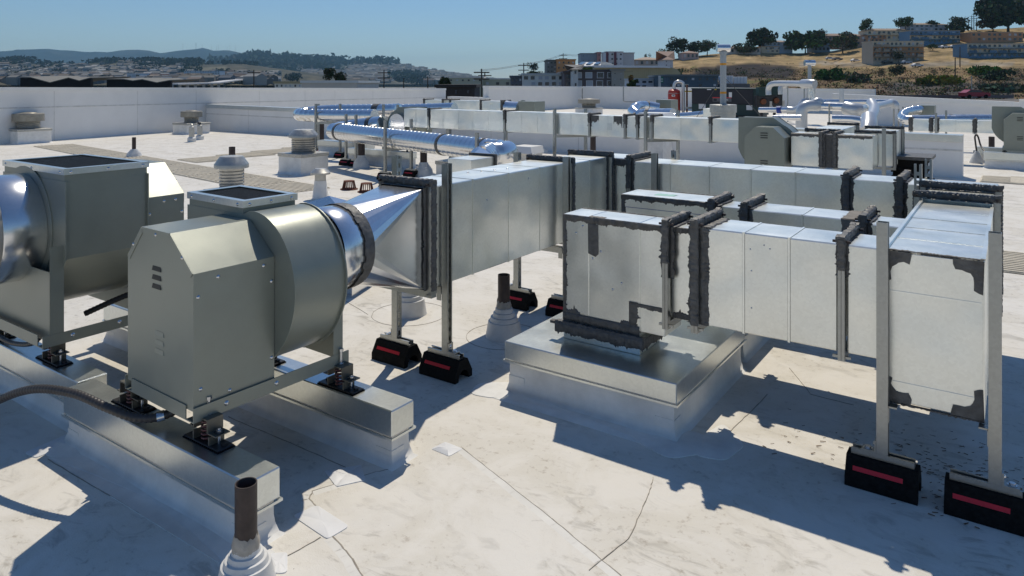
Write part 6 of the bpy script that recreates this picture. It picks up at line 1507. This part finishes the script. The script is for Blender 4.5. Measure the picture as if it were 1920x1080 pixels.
# ================================================================== DISTANT HILLS
FR = [(-80,97),(0,96),(40,93.5),(60,92),(95,92),(130,95),(170,97.5),(200,97.5),(225,95),(256,92.5),(280,95.5),(302,99.5),(330,96),(345,93.5),(372,92),(380,90),(390,92),(402,95),(425,94.5),(442,96.5),(465,102),(500,108),(560,116),(640,124),(760,136),(900,148)]
terrain('far_ridge', -140, 900, 10, lambda px: lerpline(FR,px)+.5*math.sin(px*.13), 5200, 7200, 152, 16, lambda px,py,t: tuple(Vector((.014,.030,.046)).lerp(Vector((.060,.058,.055)), max(0,(fbm(px*.02,py*.1,1.5)-.5)*2.4))), 'farsoil_haze', 90)  # blue in the ridge tint paints in some of the distance haze
SR = [(380,128),(420,120),(450,114),(480,104),(488,106),(510,108),(525,112),(531,109),(545,109),(562,114),(585,112.5),(610,114),(640,118),(660,119.5),(685,117),(700,117),(722,115.5),(735,121),(765,123),(790,127.5),(820,133),(850,138),(880,141),(930,146),(1010,152)]
def srcrest(px): return lerpline(SR,px)+.5*math.sin(px*.4)
terrain('wooded_ridge', 380, 1020, 8, srcrest, 1900, 4200, 158, 20, lambda px,py,t: tuple(Vector((.022,.034,.024)).lerp(Vector((.10,.10,.085)), max(0,min(1,(px-640)/70.0)))*(.7+.6*fbm(px*.05,py*.2,1.2))), 'farsoil_haze', 30)
CR = [(-140,112),(0,115),(22,112),(40,113),(60,119),(90,120),(120,121),(165,119),(182,117),(215,115),(262,114),(300,117),(330,115.5),(370,117),(400,121),(440,119),(470,121),(500,126),(560,134),(640,144),(700,150)]
def ccrest(px): return lerpline(CR,px)
terrain('town_hill', -140, 700, 8, ccrest, 620, 2300, 160, 20, lambda px,py,t: tuple(Vector((.05,.055,.04)).lerp(Vector((.14,.12,.08)), fbm(px*.04,py*.15,1.4))*(1.9 if (375<px<425 and 126<py<131) or (355<px<425 and 140<py<150) else .9)), 'farsoil_haze', 12)
def surf(px, py, crest, d0, d1, py0): t = max(0,min(1,((py0-py)/(py0-crest(px)))))**(1/1.05); return d0+(d1-d0)*t
HCOL = [tuple(x*.62 for x in q) for q in ((.46,.45,.42),(.38,.36,.32),(.30,.31,.33),(.42,.36,.30),(.24,.27,.31),(.52,.52,.50),(.33,.27,.24),(.22,.22,.22))]
def housebox(mb, cols, p, w, d, h, rz, c):
    cr, sr = math.cos(rz), math.sin(rz); n = len(mb.v)
    for z in (-3,h):
        for x,y in ((-w,-d),(w,-d),(w,d),(-w,d)): mb.v.append(p+Vector((x*cr-y*sr,x*sr+y*cr,z)))
    mb.v += [p+Vector((-w*cr,-w*sr,h+w*.35)), p+Vector((w*cr,w*sr,h+w*.35))]
    mb.f += [(n,n+1,n+5,n+4),(n+1,n+2,n+6,n+5),(n+2,n+3,n+7,n+6),(n+3,n,n+4,n+7),(n+4,n+5,n+9,n+8),(n+6,n+7,n+8,n+9),(n+5,n+6,n+9),(n+7,n+4,n+8)]
    k_ = RNG.choice([.45,.7,1.0]); rc = tuple(x*k_ for x in c); cols += [c]*8+[rc]*2
# individual nearer houses on the town hill
k = 0; hs = []
while k < 64:
    px = RNG.uniform(0,340); py = RNG.uniform(128,152); 
    if fbm(px*.06,py*.2,1.0) < .42: continue
    d_ = surf(px,py,ccrest,620,2300,160); p = at(px,py,d_); c = RNG.choice(HCOL[:6]); w,dd,h = RNG.uniform(5,9),RNG.uniform(5,8),RNG.uniform(5,8)
    T = thing('hillside_house', 'small pale house, one of many scattered on the town hill at left', 'house', p, YAW+RNG.uniform(-.5,.5), 'houses scattered on the town hill'); 
    MB().box((-w,-dd,-3),(w,dd,h)).build('wall', paint(c), T)
    MB().add([(-w-.4,-dd-.4,h),(w+.4,-dd-.4,h),(w+.4,dd+.4,h),(-w-.4,dd+.4,h),(-w,0,h+w*.35),(w,0,h+w*.35)],[(0,1,5,4),(1,2,5),(2,3,4,5),(3,0,4)]).build('roof', paint(tuple(round(x*[.4,.7,.9][k%3],2) for x in c)), T); k += 1
tb('red and white school building far off in the valley', 268,332,139,150, 760, (.34,.10,.07), roofc=(.45,.45,.44), floors=2, bays=8, ww=.5, wh=.5, depth=20); tb('long pale blue college block in the valley left of the wooded ridge', 345,412,133,139, 1100, (.30,.36,.42), floors=2, bays=14, ww=.5, wh=.4, depth=20)
tb('white blue windowed hall in the valley, left of the red school', 238,262,138,147, 740, (.46,.48,.50), floors=1, bays=3, ww=.8, wh=.5, depth=20)
mb = MB(); cols = []
for _ in range(1500):
    px = RNG.uniform(-60,520); py = ccrest(px)+ (157-ccrest(px))*RNG.random()**.8 + 2
    if fbm(px*.06,py*.2,1.0) < .45 or (px > 355 and py < 138): continue
    housebox(mb, cols, at(px,py,surf(px,py,ccrest,620,2300,160)), RNG.uniform(4,9), RNG.uniform(4,7), RNG.uniform(4,8), YAW+RNG.choice([0,.3,-.4])+RNG.uniform(-.1,.1), RNG.choice(HCOL))
o = mb.build('far_houses', MATS['townpaint'], raw=True); tinted(o, cols); tag(o, 'mass of tiny far houses covering the town hill at left', 'houses', kind='stuff')
mb = MB(); cols = []
for _ in range(2600):
    px = RNG.uniform(560,880); py = srcrest(px)+(156-srcrest(px))*RNG.random()**.85+1.2
    if px < 660 and py < 130-(px-560)*.02+RNG.uniform(-3,3): continue
    if 730 < px < 800 and py > 141+RNG.uniform(-3,2): continue
    housebox(mb, cols, at(px,py,surf(px,py,srcrest,1900,4200,158)), RNG.uniform(7,16), RNG.uniform(6,10), RNG.uniform(6,11), YAW+RNG.choice([0,.25,-.3]), RNG.choice(HCOL))
o = mb.build('far_houses', MATS['townpaint'], raw=True); tinted(o, cols); tag(o, 'mass of tiny far houses on the slope behind the power poles', 'houses', kind='stuff')
def wood(label, spots, n, crest, d0, d1, py0, col, lr):
    mb = MB(); cols = []
    for (px0,px1,pa,pb,m) in spots:
        for _ in range(m):
            px = RNG.uniform(px0,px1); py = RNG.uniform(pa,pb) if pa is not None else crest(px)+RNG.uniform(-.6,1.5)
            dd = surf(px,max(py,crest(px)),crest,d0,d1,py0); p = at(px,py,dd); r = lr*RNG.uniform(.7,1.6)*dd/2000
            for _ in range(9): leafquad(mb, cols, p+Vector((RNG.gauss(0,.6)*r,RNG.gauss(0,.6)*r,RNG.uniform(-.2,.9)*r)), r*.42, col)
    o = mb.build('far_woods', MATS['leaf'], raw=True); tinted(o, cols); tag(o, label, 'woods', kind='stuff')
wood('dark tree masses along the crest and slopes of the town hill', [(20,60,112,118,60),(180,220,113,119,60),(260,300,112,120,90),(310,375,114,124,170),(255,300,120,132,80),(290,310,126,136,40),(80,110,120,136,90),(0,40,112,122,70),(0,30,138,154,90),(20,80,132,142,70),(340,372,132,150,70),(405,425,134,150,60),(430,470,138,148,60),(475,520,140,152,80),(540,560,142,152,50),(190,205,128,150,40),(-40,480,None,None,130)], 9, ccrest, 620,2300,160, (.020,.032,.022), 8)
wood('dark blue-green woods on the ridge left of the hillside houses', [(400,640,112,136,420),(430,560,None,None,90),(560,740,None,None,90),(730,800,141,156,160),(660,740,118,124,70)], 9, srcrest, 1900,4200,158, (.022,.034,.026), 12)
for k,(px,pyt) in enumerate(((343,82),(367.5,80),(379,84),(397,84),(406,87),(410,84),(426,87),(431,83),(441,84))):
    p = at(px,pyt,7150); q = at(px,lerpline(FR,px)+1,7150)
    T = thing('radio_mast', ['radio mast farthest left on the far ridge','tallest radio mast on the far ridge','faint mast on the summit of the far ridge','fourth mast from the left on the far ridge','short mast in the middle of the far ridge row','fourth mast from the right on the far ridge','short mast third from the right on the far ridge','second mast from the right on the far ridge','radio mast farthest right on the far ridge'][k], 'mast', q, YAW, 'radio masts on the far ridge')
    w_ = 2.6 if k == 1 else 1.3
    MB().bar((0,0,-5),(0,0,p.z-q.z), w_).build('lattice_column', M['strut_dark'], T)

# ================================================================== HAZE
mb = MB(); mb.box((-9600,-9600,-12),(9600,9600,430)); hz = tag(mb.build('haze', None), kind='stuff'); tag(hz, 'thin bluish haze filling the air over the town', 'haze')
hm = bpy.data.materials.new('haze_air'); hm.use_nodes = True; nt = hm.node_tree; nt.nodes.remove(nt.nodes['Principled BSDF'])
pv = nt.nodes.new('ShaderNodeVolumePrincipled'); pv.inputs['Color'].default_value = (.40,.74,1.0,1); pv.inputs['Density'].default_value = 7.5e-5; pv.inputs['Anisotropy'].default_value = 0.2
nt.links.new(pv.outputs['Volume'], nt.nodes['Material Output'].inputs['Volume']); hz.data.materials.append(hm)
